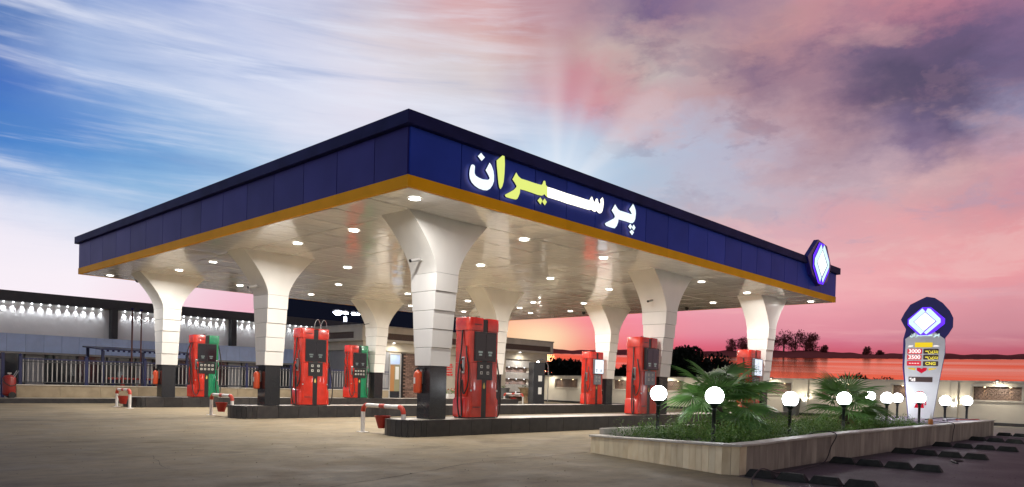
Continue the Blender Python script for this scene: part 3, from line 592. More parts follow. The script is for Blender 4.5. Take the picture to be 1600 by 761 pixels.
# ================================================================== ISLANDS
def island(x0, x1, yc, label):
    t = thing('pump_island', label, 'pump island', (0, 0, 0), 0, 'raised pump islands'); h = .55
    pts = []
    for k in range(13):
        a = math.pi/2+math.pi*k/12; pts.append((x0+.5+.5*math.cos(a), yc+h*math.sin(a)))
    pts = [(x1, yc+h)]+pts+[(x1, yc-h)]
    inner = [(x1-.1, yc+h-.1)]+[(x0+.5+.4*math.cos(math.pi/2+math.pi*k/12), yc+(h-.1)*math.sin(math.pi/2+math.pi*k/12)) for k in range(13)]+[(x1-.1, yc-h+.1)]
    MB().prism_z(inner, -.05, .338).build('island_top', MT['slab'], t)
    # kerb stones round the end and along both sides
    for k in range(len(pts)-1):
        (ax, ay), (bx, by) = pts[k], pts[k+1]; (cx_, cy_), (dx_, dy_) = inner[k], inner[k+1]
        L = math.hypot(bx-ax, by-ay); n = max(1, round(L/.62)) if L > .5 else 1
        for q in range(n):
            u0, u1 = q/n, (q+1)/n; g = .004/max(L, .1)
            u0 += g; u1 -= g
            f = lambda p0, p1, u: (p0[0]+(p1[0]-p0[0])*u, p0[1]+(p1[1]-p0[1])*u)
            P = [f(pts[k], pts[k+1], u0), f(pts[k], pts[k+1], u1), f(inner[k], inner[k+1], u1), f(inner[k], inner[k+1], u0)]
            MB().prism_z(P, -.05, .345+random.uniform(-.002, .002)).build('kerb_stone', MT['curb'], t)
    return t
island(1.05, 19.6, CY3[0], 'black kerbed pump island nearest the camera under the front row of columns')
island(1.0, 19.6, CY3[1], 'black kerbed pump island in the middle, under the big red double pump on the left')
island(.75, 19.6, CY3[2], 'black kerbed pump island farthest back with the red and green pumps')
# ================================================================== PUMPS
def rr(x0, x1, y0, y1, r, n=5, left=True, right=True):
    P = []
    def arc(cx, cy, a0):
        for k in range(n+1):
            a = a0+math.pi/2*k/n; P.append((cx+r*math.cos(a), cy+r*math.sin(a)))
    if left: arc(x0+r, y0+r, math.pi)
    else: P.append((x0, y0))
    if right: arc(x1-r, y0+r, 1.5*math.pi)
    else: P.append((x1, y0))
    if right: arc(x1-r, y1-r, 0)
    else: P.append((x1, y1))
    if left: arc(x0+r, y1-r, math.pi/2)
    else: P.append((x0, y1))
    return P
def smoothpts(p, n=6):
    p = [Vector(q) for q in p]; out = []
    for i in range(len(p)-1):
        a, b_, c, d = p[max(i-1, 0)], p[i], p[i+1], p[min(i+2, len(p)-1)]
        for k in range(n):
            t = k/n; out.append(.5*((2*b_)+(-a+c)*t+(2*a-5*b_+4*c-d)*t*t+(-a+3*b_-3*c+d)*t**3))
    out.append(p[-1]); return out
def pump(label, x, y, rc='red', scr='screen_dark', pad='black', front=False, screen_out=False):
    t = thing('fuel_pump', label, 'fuel pump', (x, y, .34), 0, 'fuel pumps on the islands')
    MB().prism_z(rr(-.46, .46, -.24, .24, .06), 0, .03).build('plinth', MT['black'], t)
    for s, c in ((-1, 'red'), (1, rc)):
        L = s < 0
        X = lambda a, b_: (a*s, b_*s) if not L else (-b_, -a)
        x0, x1 = (-.45, -.075) if L else (.075, .45)
        MB().prism_z(rr(x0, x1, -.265, .265, .09, left=L, right=not L), .03, 1.238).build('lower_cabinet', MT[c], t, auto=True, bevel=.004)
        MB().prism_z(rr(x0, x1, -.265, .265, .09, left=L, right=not L), 1.243, 1.95).build('upper_cabinet', MT[c], t, auto=True, bevel=.004)
        x0, x1 = (-.475, -.075) if L else (.075, .475)
        MB().loft([[(a, b_, z) for a, b_ in rr(x0, x1, -.272, .272, .11, left=L, right=not L)] for z in (1.955, 2.225)]+[[(a*.985, b_*.97, 2.24) for a, b_ in rr(x0, x1, -.272, .272, .11, left=L, right=not L)]]).build('head', MT[c], t, auto=True)
        x0, x1 = (-.5, -.36) if L else (.36, .5)
        MB().loft([[(a, b_, z) for a, b_ in rr(x0, x1, -.24, .24, .05, left=L, right=not L)] for z in (.03, .40)]+[[(a*(.92), b_*.95, .47) for a, b_ in rr(x0, x1, -.24, .24, .05, left=L, right=not L)]]).build('foot_cover', MT[c], t, auto=True)
    MB().box(-.0745, .0745, -.262, .262, .03, 2.21).build('centre_spine', MT['black'], t)
    yf = -.265
    # display with bezel
    if screen_out:
        MB().box(-.30, .34, yf-.10, yf, 1.30, 1.93).build('display_housing', MT['grey_plastic' if scr == 'screen_lit' else 'black'], t, bevel=.01)
        d = MB().box(-.27, .31, yf-.106, yf-.10, 1.33, 1.90).build('display', MT[scr], t); yd = yf-.107
    else:
        MB().box(-.34, .34, yf-.022, yf, 1.275, 1.93).build('display_housing', MT['black'], t, bevel=.008)
        d = MB().box(-.31, .31, yf-.026, yf-.022, 1.31, 1.90).build('display', MT[scr], t); yd = yf-.027
    for xx_ in (-.16, .14):
        for zz, w in ((1.48, .13), (1.42, .09)):
            MB().box(xx_-w/2, xx_+w/2, yd-.003, yd, zz-.02, zz+.02).build('readout', MT['digits'], d)
    MB().box(.005, .012, yd-.003, yd, 1.35, 1.88).build('screen_divider', MT['black'], d)
    kw = .30 if front else .235
    yk = yf-.06 if screen_out else yf-.016
    k = MB().box(-kw, kw, yk, yf, .86, 1.265).build('keypad', MT[pad], t, bevel=.006)
    cols_ = (-.2, -.07, .07, .2) if front else (-.11, .09)
    for cx_ in cols_:
        for cz_ in (1.16, 1.02):
            MB().box(cx_-.035, cx_+.035, yk-.006, yk, cz_-.035, cz_+.03).build('key', MT['key'], k)
            MB().box(cx_-.02, cx_+.02, yk-.008, yk-.006, cz_-.02, cz_+.012).build('key_symbol', MT['black'], k)
    MB().loft([[(a*1.0, yf-.004, b_) for a, b_ in [(0, .80), (.025, .73), (.03, .70), (.018, .67), (0, .66), (-.018, .67), (-.03, .70), (-.025, .73)]], [(a, yf+.004, b_) for a, b_ in [(0, .80), (.025, .73), (.03, .70), (.018, .67), (0, .66), (-.018, .67), (-.03, .70), (-.025, .73)]]]).build('drop_badge', MT['drop'], t)
    # dark maker's lettering, unreadable at this distance: a run of short strokes
    for zz in (2.09, .25):
        bm_ = MB(); r = random.Random(3)
        for q in range(9):
            xq = -.34+q*.026; h = r.uniform(.022, .034)
            yy = -.2735 if zz > 1 else yf-.0015
            bm_.box(xq, xq+.018, yy, yy+.003, zz-h/2, zz+h/2)
        o = bm_.build('maker_lettering', MT['black'], t); o['kind'] = 'stuff'
    # nozzles
    def nozzle(px_, py_, rz_, col):
        h = MB().box(-.045, .045, -.012, .03, 1.0, 1.36).build('nozzle_holder', MT['steel'], t, loc=(px_, py_, 0), bevel=.006); h.rotation_euler = (0, 0, rz_)
        MB().tube([(0, -.03, 1.05), (0, -.06, 1.14), (0, -.07, 1.22)], .024, 8).tube([(0, -.07, 1.22), (0, -.055, 1.29), (0, -.02, 1.33)], .018, 8, .012).build('nozzle_body', MT['black'], h, smooth=True)
        MB().tube([(0, -.10, 1.10), (0, -.115, 1.18), (0, -.085, 1.25)], .013, 6).box(-.02, .02, -.10, -.05, 1.20, 1.27).build('nozzle_guard', MT[col], h)
    if front:
        nozzle(-.375, yf-.01, 0, 'red'); nozzle(.375, yf-.01, 0, rc)
    else:
        nozzle(-.46, -.06, -math.pi/2, 'red'); nozzle(.46, -.06, math.pi/2, 'red')
    def hose(pts): MB().tube(smoothpts(pts), .017, 7).build('hose', MT['rubber'], t, smooth=True)
    if front:
        hose([(-.47, -.12, 1.95), (-.56, -.16, 1.55), (-.53, -.24, 1.0), (-.52, -.30, .4), (-.45, -.33, .12), (-.36, -.33, .10), (-.28, -.33, .35), (-.33, -.33, .75), (-.375, -.31, 1.06)])
        hose([(.47, -.12, 1.95), (.55, -.14, 1.5), (.60, -.16, .95), (.53, -.24, .35), (.45, -.32, .10), (.37, -.33, .12), (.31, -.33, .4), (.34, -.33, .8), (.375, -.31, 1.06)])
        hose([(-.47, .05, 1.95), (-.60, .0, 1.55), (-.52, -.05, 1.25), (-.62, -.08, .8), (-.53, -.05, .45), (-.48, -.02, .9), (-.47, .02, 1.2)])
    else:
        hose([(-.47, -.02, 1.95), (-.53, -.06, 1.5), (-.66, -.12, 1.0), (-.68, -.14, .4), (-.60, -.12, .05), (-.51, -.10, .12), (-.53, -.08, .6), (-.53, -.07, 1.06)])
        hose([(-.47, -.16, 1.60), (-.52, -.22, 1.45), (-.50, -.28, 1.1), (-.51, -.27, .75), (-.53, -.16, .55), (-.52, -.1, .85)])
        hose([(.47, -.02, 1.95), (.53, -.06, 1.55), (.60, -.10, 1.1), (.68, -.12, .55), (.64, -.12, .10), (.55, -.1, .05), (.52, -.1, .5), (.53, -.08, 1.06)])
    MB().tube([(.05, .05, 2.23), (.05, .05, 2.27), (-.02, .05, 2.285), (.12, .05, 2.30)], .007, 5).build('antenna', MT['rubber'], t)
    for sx_ in (-.40, .40): MB().lathe([(.0, 0), (.022, 0), (.022, .012), (.0, .012)], (0, 0, 0), 10).build('lock_button', MT['steel'], t, loc=(sx_, -.262, .62)).rotation_euler = (math.pi/2, 0, 0)
    return t
MT['drop'] = mat('drop_yellow', (.6, .45, .12), .4)
PS = 'red fuel pump '
pump('largest red fuel pump nearest the camera, right of the front column', 3.42, CY3[0], 'red')
pa = pump('red double fuel pump on the middle island, right of the left centre column', 3.42, CY3[1], 'red')
pump('red and green fuel pump furthest left on the back island', 3.42, CY3[2], 'green', front=True)
pump('red and green fuel pump in the back, between two white columns', 9.96, CY3[2], 'green', front=True)
pump('red fuel pump with brightly lit screen on the middle island at the back', 16.98, CY3[1], 'red', 'screen_lit', 'grey_plastic', screen_out=True)
pump('red fuel pump with dark blue screen, left of the palm', 10.11, CY3[0], 'red', 'screen_blue', 'grey_plastic', screen_out=True)
pump('red fuel pump behind the palm at the far right, with glowing white screen', 17.02, CY3[0], 'red', 'screen_lit', 'grey_plastic', screen_out=True)
hp = thing('wire_hoop', 'two thin wire hoops standing on top of the red pump on the middle island', 'wire hoop', (3.62, CY3[1], 2.59))
for dx in (0, .22): MB().tube([(dx+.10*math.cos(a), 0, .02+.26*math.sin(a)) for a in [math.pi*k/12 for k in range(13)]], .006, 5).build('hoop', MT['steel'], hp)
# ================================================================== ON THE COLUMNS
def extinguisher(label, x, y, z, rz=0):
    t = thing('fire_extinguisher', label, 'fire extinguisher', (x, y, z), rz, 'fire extinguishers hung on columns')
    MB().lathe([(.05, 0), (.083, .012), (.088, .05), (.088, .40), (.07, .45), (.03, .48), (.02, .49)], n=18).build('cylinder', MT['extinguisher'], t, smooth=True)
    MB().tube([(0, 0, .48), (0, 0, .53)], .022, 8).box(-.015, .015, -.09, .04, .525, .54).box(-.012, .012, -.10, .03, .55, .562).build('valve', MT['black'], t)
    MB().tube(smoothpts([(0, .03, .52), (0, .10, .50), (0, .125, .36), (0, .115, .22), (0, .095, .16)]), .012, 6).build('hose', MT['rubber'], t, smooth=True)
    MB().box(.085, .105, -.03, .03, .2, .5).build('wall_bracket', MT['steel'], t)
    MB().loft([[(r*math.cos(a), r*math.sin(a), z_) for a in [math.pi*.85+k*.09 for k in range(9)] for r in (.0895,)] for z_ in (.20, .33)], closed=False, cap=False).build('label_plate', MT['paper'], t)
    return t
extinguisher('orange red fire extinguisher hung on the front column nearest the camera', 1.785, 1.80, .88)
extinguisher('red fire extinguisher hung on the column between the two left pumps', 1.785, 8.85, .80)
extinguisher('red fire extinguisher hung on the furthest left column', 1.785, 16.12, .78)
def cctv(label, x, y, z, rz=0):
    t = thing('security_camera', label, 'security camera', (x, y, z), rz, 'security cameras on the columns')
    MB().lathe([(.01, 0), (.04, 0), (.04, .01), (.01, .012)]).build('mount_plate', MT['white_paint'], t)
    MB().tube([(0, 0, .0), (-.08, 0, .02), (-.12, 0, .0)], .014, 7).build('bracket', MT['pale_metal'], t)
    MB().tube([(-.06, 0, .015), (-.29, 0, -.045)], .032, 12).build('housing', MT['pale_metal'], t)
    MB().tube([(-.288, 0, -.044), (-.305, 0, -.049)], .034, 12).build('lens_hood', MT['black'], t)
cctv('small tube camera on the flare of the nearest column', 1.74, 1.72, 3.66)
cctv('small tube camera on the flare of the left centre column', 1.74, 8.78, 3.62)
cctv('small tube camera on the flare of the column behind the blue screen pump', 10.62, 1.73, 3.72)
cctv('small tube camera on the flare of the back column right of the green pump', 10.62, 16.05, 3.56)
# ================================================================== GUARDS AND BUCKETS
def guard(label, p, q, z0=0, H=.61):
    p, q = Vector((*p, z0)), Vector((*q, z0)); d = (q-p); L = d.length; a = math.atan2(d.y, d.x)
    t = thing('pipe_guard', label, 'pipe guard', tuple(p), a, 'red and white pipe guards at the island ends'); r = .045
    for x in (0, L):
        MB().lathe([(r, 0), (r, H-.16)], (x, 0, 0), 14).build('post', MT['white_paint'], t, auto=True)
        MB().box(x-.11, x+.11, -.09, .09, 0, .012).build('base_plate', MT['white_paint'], t)
        s = 1 if x == 0 else -1
        MB().tube([(x+s*(.14-.14*math.cos(b_)), 0, H-.16+.14*math.sin(b_)) for b_ in [math.pi/2*k/7 for k in range(8)]], r+.006, 14).build('elbow', MT['red_band'], t, auto=True)
    m = L/2
    MB().tube([(.14, 0, H-.02), (m-.09, 0, H-.02)], r, 14).build('rail', MT['white_paint'], t, auto=True)
    MB().tube([(m-.09, 0, H-.02), (m+.09, 0, H-.02)], r+.004, 14).build('rail_band', MT['red_band'], t, auto=True)
    MB().tube([(m+.09, 0, H-.02), (L-.14, 0, H-.02)], r, 14).build('rail', MT['white_paint'], t, auto=True)
    return p+(q-p)/2
def bucket(label, c, z):
    t = thing('sand_bucket', label, 'bucket', (c.x, c.y, z), random.uniform(0, 3), 'red sand buckets hanging from the guards')
    b = MB().lathe([(.088, 0), (.165, .255), (.172, .262), (.160, .262), (.085, .012)], n=22); b.build('pail', MT['bucket'], t, auto=True)
    MB().lathe([(.01, .2), (.142, .2)], n=18).build('sand', MT['soil'], t)
    MB().tube([(.165*math.cos(a), 0, .25+.19*math.sin(a)) for a in [math.pi*k/12 for k in range(13)]], .005, 5).build('handle', MT['rubber'], t)
gs = [('pipe guard with red elbows at the end of the nearest island', (1.235, 2.96), (1.235, 1.55), 'dark red bucket hanging from the nearest pipe guard'),
      ('pipe guard with red elbows at the end of the middle island', (1.215, 10.4), (1.215, 9.1), 'dark red bucket hanging from the middle pipe guard'),
      ('pipe guard with red elbows in front of the fence wall, furthest left', (.55, 16.1), (.55, 14.9), 'dark red bucket hanging from the furthest left pipe guard'),
      ('small pipe guard in the distance beside the flower urn', (20.6, 17.5), (20.8, 16.3), 'small red bucket hanging from the distant pipe guard by the urn')]
for lb, p, q, bl in gs:
    c = guard(lb, p, q); bucket(bl, c, .125)
# ================================================================== PLANTER BED
pl = thing('planter', 'long raised planter with vertical marble facing and pale stone cap at the right foreground', 'planter')
OUT = [(2.3, -2.66), (1.93, -2.70), (1.00, -5.60), (1.10, -5.80), (17.25, -5.80), (17.25, -2.66)]
def ztop(x, y):
    if x < 2.4: return .30+.11*min(1, max(0, (-2.7-y)/3.0))
    return min(.45, .41+.04*(x-1)/4)
def off(poly, d):
    out = []; n = len(poly)
    for i in range(n):
        a = Vector(poly[max(i-1, 0)]); b_ = Vector(poly[i]); c = Vector(poly[min(i+1, n-1)])
        d1 = (b_-a).normalized() if i else (c-b_).normalized(); d2 = (c-b_).normalized() if i < n-1 else d1
        nn = (Vector((-d1.y, d1.x))+Vector((-d2.y, d2.x))).normalized(); k = d/max(.4, nn.dot(Vector((-d1.y, d1.x))))
        out.append((b_.x+nn.x*k, b_.y+nn.y*k))
    return out
OI = off(OUT, .03); OC = off(OUT, .22); OX = off(OUT, -.035)
for s in range(len(OUT)-1):
    a, b_ = Vector(OUT[s]), Vector(OUT[s+1]); ai, bi = Vector(OI[s]), Vector(OI[s+1]); L = (b_-a).length
    w = .128 if s < 3 else .205; n = max(1, round(L/w))
    for k in range(n):
        u0, u1 = k/n+.0025/L, (k+1)/n-.0025/L
        P = [a.lerp(b_, u0), a.lerp(b_, u1), ai.lerp(bi, u1), ai.lerp(bi, u0)]
        j = random.uniform(0, .004)
        P = [Vector((p.x, p.y)) for p in P]
        z0_, z1_ = ztop(*P[0])-.032, ztop(*P[1])-.032
        MB().loft([[(p.x, p.y, -.03) for p in P], [(P[0].x, P[0].y, z0_), (P[1].x, P[1].y, z1_), (P[2].x, P[2].y, z1_), (P[3].x, P[3].y, z0_)]]).build('facing_slab', MT['cream_stone' if s < 3 or (s == 3 and k < 1) else 'dirty_stone'], pl)
    n = max(1, round(L/.75))
    for k in range(n):
        u0, u1 = k/n+.0015/L, (k+1)/n-.0015/L
        ox, oy, cx_, cy_ = Vector(OX[s]), Vector(OX[s+1]), Vector(OC[s]), Vector(OC[s+1])
        P = [ox.lerp(oy, u0), ox.lerp(oy, u1), cx_.lerp(cy_, u1), cx_.lerp(cy_, u0)]
        za, zb = ztop(*a.lerp(b_, u0)), ztop(*a.lerp(b_, u1)); Z = (za, zb, zb, za)
        MB().loft([[(p.x, p.y, z-.03) for p, z in zip(P, Z)], [(p.x, p.y, z) for p, z in zip(P, Z)]]).build('cap_stone', MT['cap'], pl, bevel=.004)
OW = off(OUT, .032); OV = off(OUT, .2)
b = MB()
for s in range(len(OUT)-1):
    b.loft([[(*OW[s], -.03), (*OW[s+1], -.03), (*OV[s+1], -.03), (*OV[s], -.03)], [(*OW[s], ztop(*OUT[s])-.035), (*OW[s+1], ztop(*OUT[s+1])-.035), (*OV[s+1], ztop(*OUT[s+1])-.035), (*OV[s], ztop(*OUT[s])-.035)]])
b.build('core_wall', MT['dark'], pl)
MB().box(2.3, 17.25, -2.70, -2.60, -.03, .40).build('rear_wall', MT['cap'], pl)
MB().prism_z(off(OUT, .15), 0, .27).build('soil', MT['soil'], pl)
tag(MB().box(13.3, 17.05, -5.55, -2.75, .2, .44).build('paved_top', mat('mauve_paving', (.30, .25, .32), .5, var=.2, vscale=4), bevel=.01), 'flat mauve paved end of the planter under the price sign', 'plinth')
# ---- ground cover
def leaves(name, pts_fn, n, size, m, seed):
    r = random.Random(seed); b = MB(); V = b.v; Fc = b.f
    for k in range(n):
        p = pts_fn(r)
        if p is None: continue
        s = size*r.uniform(.6, 1.3); a = r.uniform(0, 2*math.pi); t = r.uniform(-.3, 1.2); w = s*.42
        dx, dy, dz = math.cos(a)*math.cos(t)*s, math.sin(a)*math.cos(t)*s, math.sin(t)*s
        sx_, sy_ = -math.sin(a)*w*.5, math.cos(a)*w*.5
        i = len(V); x, y, z = p
        V += [(x, y, z), (x+dx*.5+sx_, y+dy*.5+sy_, z+dz*.55), (x+dx, y+dy, z+dz*.9), (x+dx*.5-sx_, y+dy*.5-sy_, z+dz*.55)]
        Fc.append((i, i+1, i+2, i+3))
    b.mi = [0]*len(Fc)
    return b, m, name
def clump_field(seed, n, x0, x1, y0, y1):
    r = random.Random(seed); return [(r.uniform(x0, x1), r.uniform(y0, y1), r.uniform(.16, .40), r.uniform(.10, .38)) for _ in range(n)]
CF = clump_field(5, 230, 2.25, 12.9, -5.38, -2.95)
CF += [(x, -2.95+random.uniform(-.2, .15), .35, random.uniform(.15, .28)) for x in [2.6+.35*k for k in range(20)]]
CF += [(11.6+random.uniform(-.8, .8), -3.6+random.uniform(-.5, .5), .35, .38) for _ in range(8)]
def cover(r):
    cx_, cy_, rad, h = r.choice(CF); a = r.uniform(0, 6.283); q = math.sqrt(r.random())*rad
    x, y = cx_+q*math.cos(a), cy_+q*math.sin(a)
    if x < 1.75+(-2.7-y)*-.0 and y > -3.2 and x < 2.2: return None
    if y < -5.60 or y > -2.72: return None
    return (x, y, .27+h*(1-(q/rad)**2)*r.uniform(.35, 1.1))
b, m, n_ = leaves('ground_cover', cover, 70000, .050, None, 1); b.mi = [0 if random.random() < .7 else 1 for _ in b.f]
o = b.build('ground_cover', [MT['leaf'], MT['leaf2']]) if False else link('ground_cover', b.mesh('ground_cover', [MT['leaf'], MT['leaf2']], fix=False)); tag(o, 'low leafy green ground cover filling the planter', 'ground cover', kind='stuff')
# sprigs that stand above it
b = MB()
for k in range(340):
    cx_, cy_, rad, h = random.choice(CF); x, y = cx_+random.uniform(-.3, .3), max(-5.5, min(-2.75, cy_+random.uniform(-.3, .3)))
    hh = random.uniform(.10, .26)+h*.7; lx, ly = random.uniform(-.08, .08), random.uniform(-.08, .08)
    for j in range(9):
        u = (j+1)/9; a = random.uniform(0, 6.28); s = .035; p = (x+lx*u, y+ly*u, .27+hh*u)
        i = len(b.v); b.v += [p, (p[0]+math.cos(a)*s-math.sin(a)*.01, p[1]+math.sin(a)*s+math.cos(a)*.01, p[2]+.012), (p[0]+math.cos(a)*s*1.6, p[1]+math.sin(a)*s*1.6, p[2]+.02), (p[0]+math.cos(a)*s+math.sin(a)*.01, p[1]+math.sin(a)*s-math.cos(a)*.01, p[2]+.008)]
        b.f.append((i, i+1, i+2, i+3)); b.mi.append(0)
tag(link('ground_cover', b.mesh('sprigs', MT['leaf2'], fix=False)), 'loose light green sprigs standing out of the ground cover', 'ground cover', kind='stuff')
# ---- fan palms
def frond_mesh(seed):
    r = random.Random(seed); bend = r.uniform(12, 48); b = MB(); lp = r.uniform(.40, .62); R_ = r.uniform(.62, .78); n = 30
    b.tube([(0, 0, 0), (lp*.5, 0, .03), (lp, 0, 0)], .012, 5, .008)
    span = math.radians(r.uniform(118, 140)); dth = 2*span/n
    for k in range(n):
        th = -span+(k+.5)*dth; Lk = R_*(.72+.28*math.cos(th*.75))*r.uniform(.9, 1.06); ph = th+r.uniform(-.02, .02)
        d = Vector((math.cos(ph), math.sin(ph), 0)); s = Vector((-math.sin(ph), math.cos(ph), 0)); dr = r.uniform(.05, .30)
        bd = math.radians(bend); i = len(b.v); secs = ((.03, .002), (.30, dth*.30*.44), (.55, dth*.5*.40), (.80, .011), (1.0, .0015))
        for u, w in secs:
            w = w if u > .6 or u < .1 else w*R_
            c = Vector((lp, 0, 0))+d*Lk*u; z = -dr*Lk*max(0, u-.45)**2*2.2-.10*abs(math.sin(ph))*u*R_*.3
            for q_ in (c-s*w+Vector((0, 0, z)), c+Vector((0, 0, z+w*.75)), c+s*w+Vector((0, 0, z))):
                xr_, zr_ = q_.x-lp, q_.z
                b.v.append((lp+xr_*math.cos(bd)+zr_*math.sin(bd), q_.y, -xr_*math.sin(bd)+zr_*math.cos(bd)))
        for j in range(len(secs)-1):
            q = i+3*j; b.f += [(q, q+1, q+4, q+3), (q+1, q+2, q+5, q+4)]; b.mi += [0, 0]
    return b
FM = [frond_mesh(k).mesh('frond', MT['frond'], fix=False) for k in range(6)]
FD = [frond_mesh(20+k).mesh('frond', MT['frond_dry'], fix=False) for k in range(2)]
def palm(label, x, y, z0, zc_, n, sc, seed, lean=0):
    t = thing('fan_palm', label, 'palm', (x, y, z0), 0, 'fan palms in the planter'); r = random.Random(seed); H = zc_-z0
    MB().lathe([(.13, -.03), (.12, H*.4), (.10, H*.8), (.06, H+.02)], n=12).build('trunk', MT['bark'], t, smooth=True)
    for k in range(n):
        u = (k+.5)/n; a = k*2.399+r.uniform(-.25, .25); elv = math.radians(74-u*80+r.uniform(-8, 8))
        f = link('frond', r.choice(FM), t, (0, 0, H+.02-.12*u)); f.scale = (sc*r.uniform(.86, 1.08),)*3
        f.rotation_euler = (r.uniform(-.35, .35), -elv, a)
    for k in range(max(2, n//6)):
        f = link('dry_frond', r.choice(FD), t, (0, 0, H-.12)); f.scale = (sc*.8,)*3
        f.rotation_euler = (r.uniform(-.3, .3), math.radians(48+r.uniform(-8, 12)), r.uniform(0, 6.28))
palm('large fan palm with spreading fronds in the near part of the planter', 4.20, -3.85, .27, .80, 22, 1.0, 3)
palm('smaller fan palm further along the planter towards the price sign', 9.3, -4.30, .27, .74, 15, .95, 11)
# ---- globe lamps
def globe(label, x, y, z, zb, sc=1.0):
    t = thing('globe_lamp', label, 'garden lamp', (x, y, 0), 0, 'globe lamps on black posts in the planter')
    MB().lathe([(.055, zb-.02), (.055, zb+.03), (.033, zb+.05), (.030, z-.24), (.036, z-.235), (.036, z-.20), (.03, z-.19)], n=12).build('post', MT['post_black'], t, smooth=True)
    MB().lathe([(.03, z-.20), (.06, z-.15), (.085, z-.122), (.085, z-.112), (.02, z-.11)], n=16).build('lamp_holder', MT['post_black'], t, smooth=True)
    b = MB(); R_ = .14
    b.lathe([(R_*math.cos(a)+1e-4, z+R_*math.sin(a)) for a in [-math.pi/2*.72+k*(math.pi/2*1.72)/14 for k in range(15)]], n=24)
    b.build('globe', MT['globe'], t, smooth=True)
    MB().lathe([(.139, z-.034), (.1415, z-.034), (.1415, z-.028), (.139, z-.028)], n=24).build('globe_seam', MT['grey_plastic'], t)
GL = [('globe lamp in front of the blue screen pump, nearest the canopy', 3.019, -3.321, 1.03), ('largest globe lamp, nearest the camera in front of the big palm', 2.445, -4.695, 1.03),
 ('globe lamp just right of the big palm', 5.133, -4.777, .99), ('globe lamp half hidden by the smaller palm, in front of its leaves', 7.775, -4.81, 1.01), ('larger of the two overlapping globe lamps left of the price sign', 11.117, -4.662, 1.034),
 ('smaller rear one of the two overlapping globe lamps left of the price sign', 15.145, -3.773, 1.023), ('globe lamp standing in front of the price sign', 12.818, -4.944, 1.052), ('globe lamp just right of the price sign', 14.599, -5.123, .987),
 ('globe lamp furthest right at the end of the planter', 16.541, -5.243, .994), ('globe lamp behind the smaller palm, partly covered by fronds', 15.383, -2.95, 1.06)]
for lb, x, y, z in GL: globe(lb, x, y, z, .44 if x > 13.2 else .27)
# ---- price sign
ps = thing('price_sign', 'tall price sign with glowing diamond and fuel prices at the end of the planter', 'price sign', (15.877, -4.255, .44), -math.radians(75.94))
k5 = .0052
A5 = lambda L: [((x-185)*k5, (725-y)*k5-.02) for x, y in L]
R4 = lambda L: A5([((x/9.517-10)*3.625, (y/9.517+5)*3.625) for x, y in L])
R3 = lambda L: A5([((x/8.45+10)*3.625, (y/8.45+55)*3.625) for x, y in L])
back = A5([(185,32),(225,40),(265,70),(300,115),(318,155),(318,205),(300,240),(283,265),(286,350),(268,470),(236,722),(113,722),(94,560),(77,430),(76,270),(88,215),(60,160),(78,120),(105,75),(150,50)])
MB().prism_y(back, .0, .24).build('cabinet', MT['sign_navy'], ps, bevel=.01)
face = R4([(320,665),(455,560),(690,555),(830,665)])+A5([(283,300),(283,350),(265,470),(234,722),(117,722),(99,560),(86,430),(88,300)])
letter('front_panel', face, MT['silver'], -.03, .005, ps, 'silver')
hl = R4([(530,195),(640,195),(825,370),(825,445),(700,560),(610,612),(500,612),(345,455),(345,370)])
letter('halo_plate', hl, VIO, -.045, .004, ps)
letter('emblem_arm', R4([(530,215),(572,262),(420,412),(565,552),(520,600),(362,440),(362,385)]), PAL, -.085, -.046, ps)
letter('emblem_arm', R4([(600,215),(632,222),(768,372),(770,425),(592,600),(562,570),(718,408),(574,266)]), PAL, -.085, -.046, ps)
letter('emblem_core', R4([(568,275),(702,405),(562,545),(430,412)]), WHT, -.085, -.046, ps)
for k, p in LETTERS.items():
    if False and k in ('yeh_dot2', 'peh_dot2', 'peh_dot3'): continue
    q = [((x-4.085)*.137-.015, (z-5.2)*.165+2.445) for x, z in p]
    letter('letter_dot' if 'dot' in k else 'letter', q, PAL, -.04, -.031, ps)
YEL = emat('sign_yellow_lit', (.95, .68, .03), .95); REDL = emat('sign_red', (.75, .02, .05), .8); WL = emat('digit_white', (1, .93, .9), 1.1); YL = emat('text_yellow', (1, .85, .1), 1.0)
MT['crimson'] = mat('crimson_plate', (.32, .01, .02), .4, emit=(.6, .01, .03), es=.9); MT['brown_plate'] = mat('brown_plate', (.07, .035, .03), .4)
def rrect(x0, x1, z0, z1, r):
    P = []
    for cx_, cz_, a0 in ((x1-r, z1-r, 0), (x0+r, z1-r, 90), (x0+r, z0+r, 180), (x1-r, z0+r, 270)):
        for k in range(4): a = math.radians(a0+30*k); P.append((cx_+r*math.cos(a), cz_+r*math.sin(a)))
    return P
def pbox(nm, x0, y0, x1, y1, m, parent=None, d=.012):
    (a, c), (e, g) = R3([(x0, y1), (x1, y0)]); letter(nm, rrect(a, e, c, g, .02), m, -.03-d, -.029, parent or ps, 'silver'); return ((a+e)/2, (c+g)/2, g-c)
cx_, cz_, h_ = pbox('title_plate', 230, 213, 435, 278, YEL)
for x0, x1, ye in ((145, 315, (297, 365)), (145, 312, (378, 442)), (145, 310, (457, 522))):
    i = ('3000', '3500', None)[(297, 378, 457).index(ye[0])]
    c = pbox('price_plate', x0, ye[0], x1, ye[1], MT['crimson'])
    if i: o = text_mesh(i, .155, 'price_digits', WL, ps, (c[0], -.046, c[1]), ext=.002, bold=.006); o.scale.x = 1.02
    else:
        for q in range(4): letter('price_dash', rrect(c[0]-.13+q*.07, c[0]-.08+q*.07, c[1]-.012, c[1]+.012, .008), WL, -.047, -.042, ps)
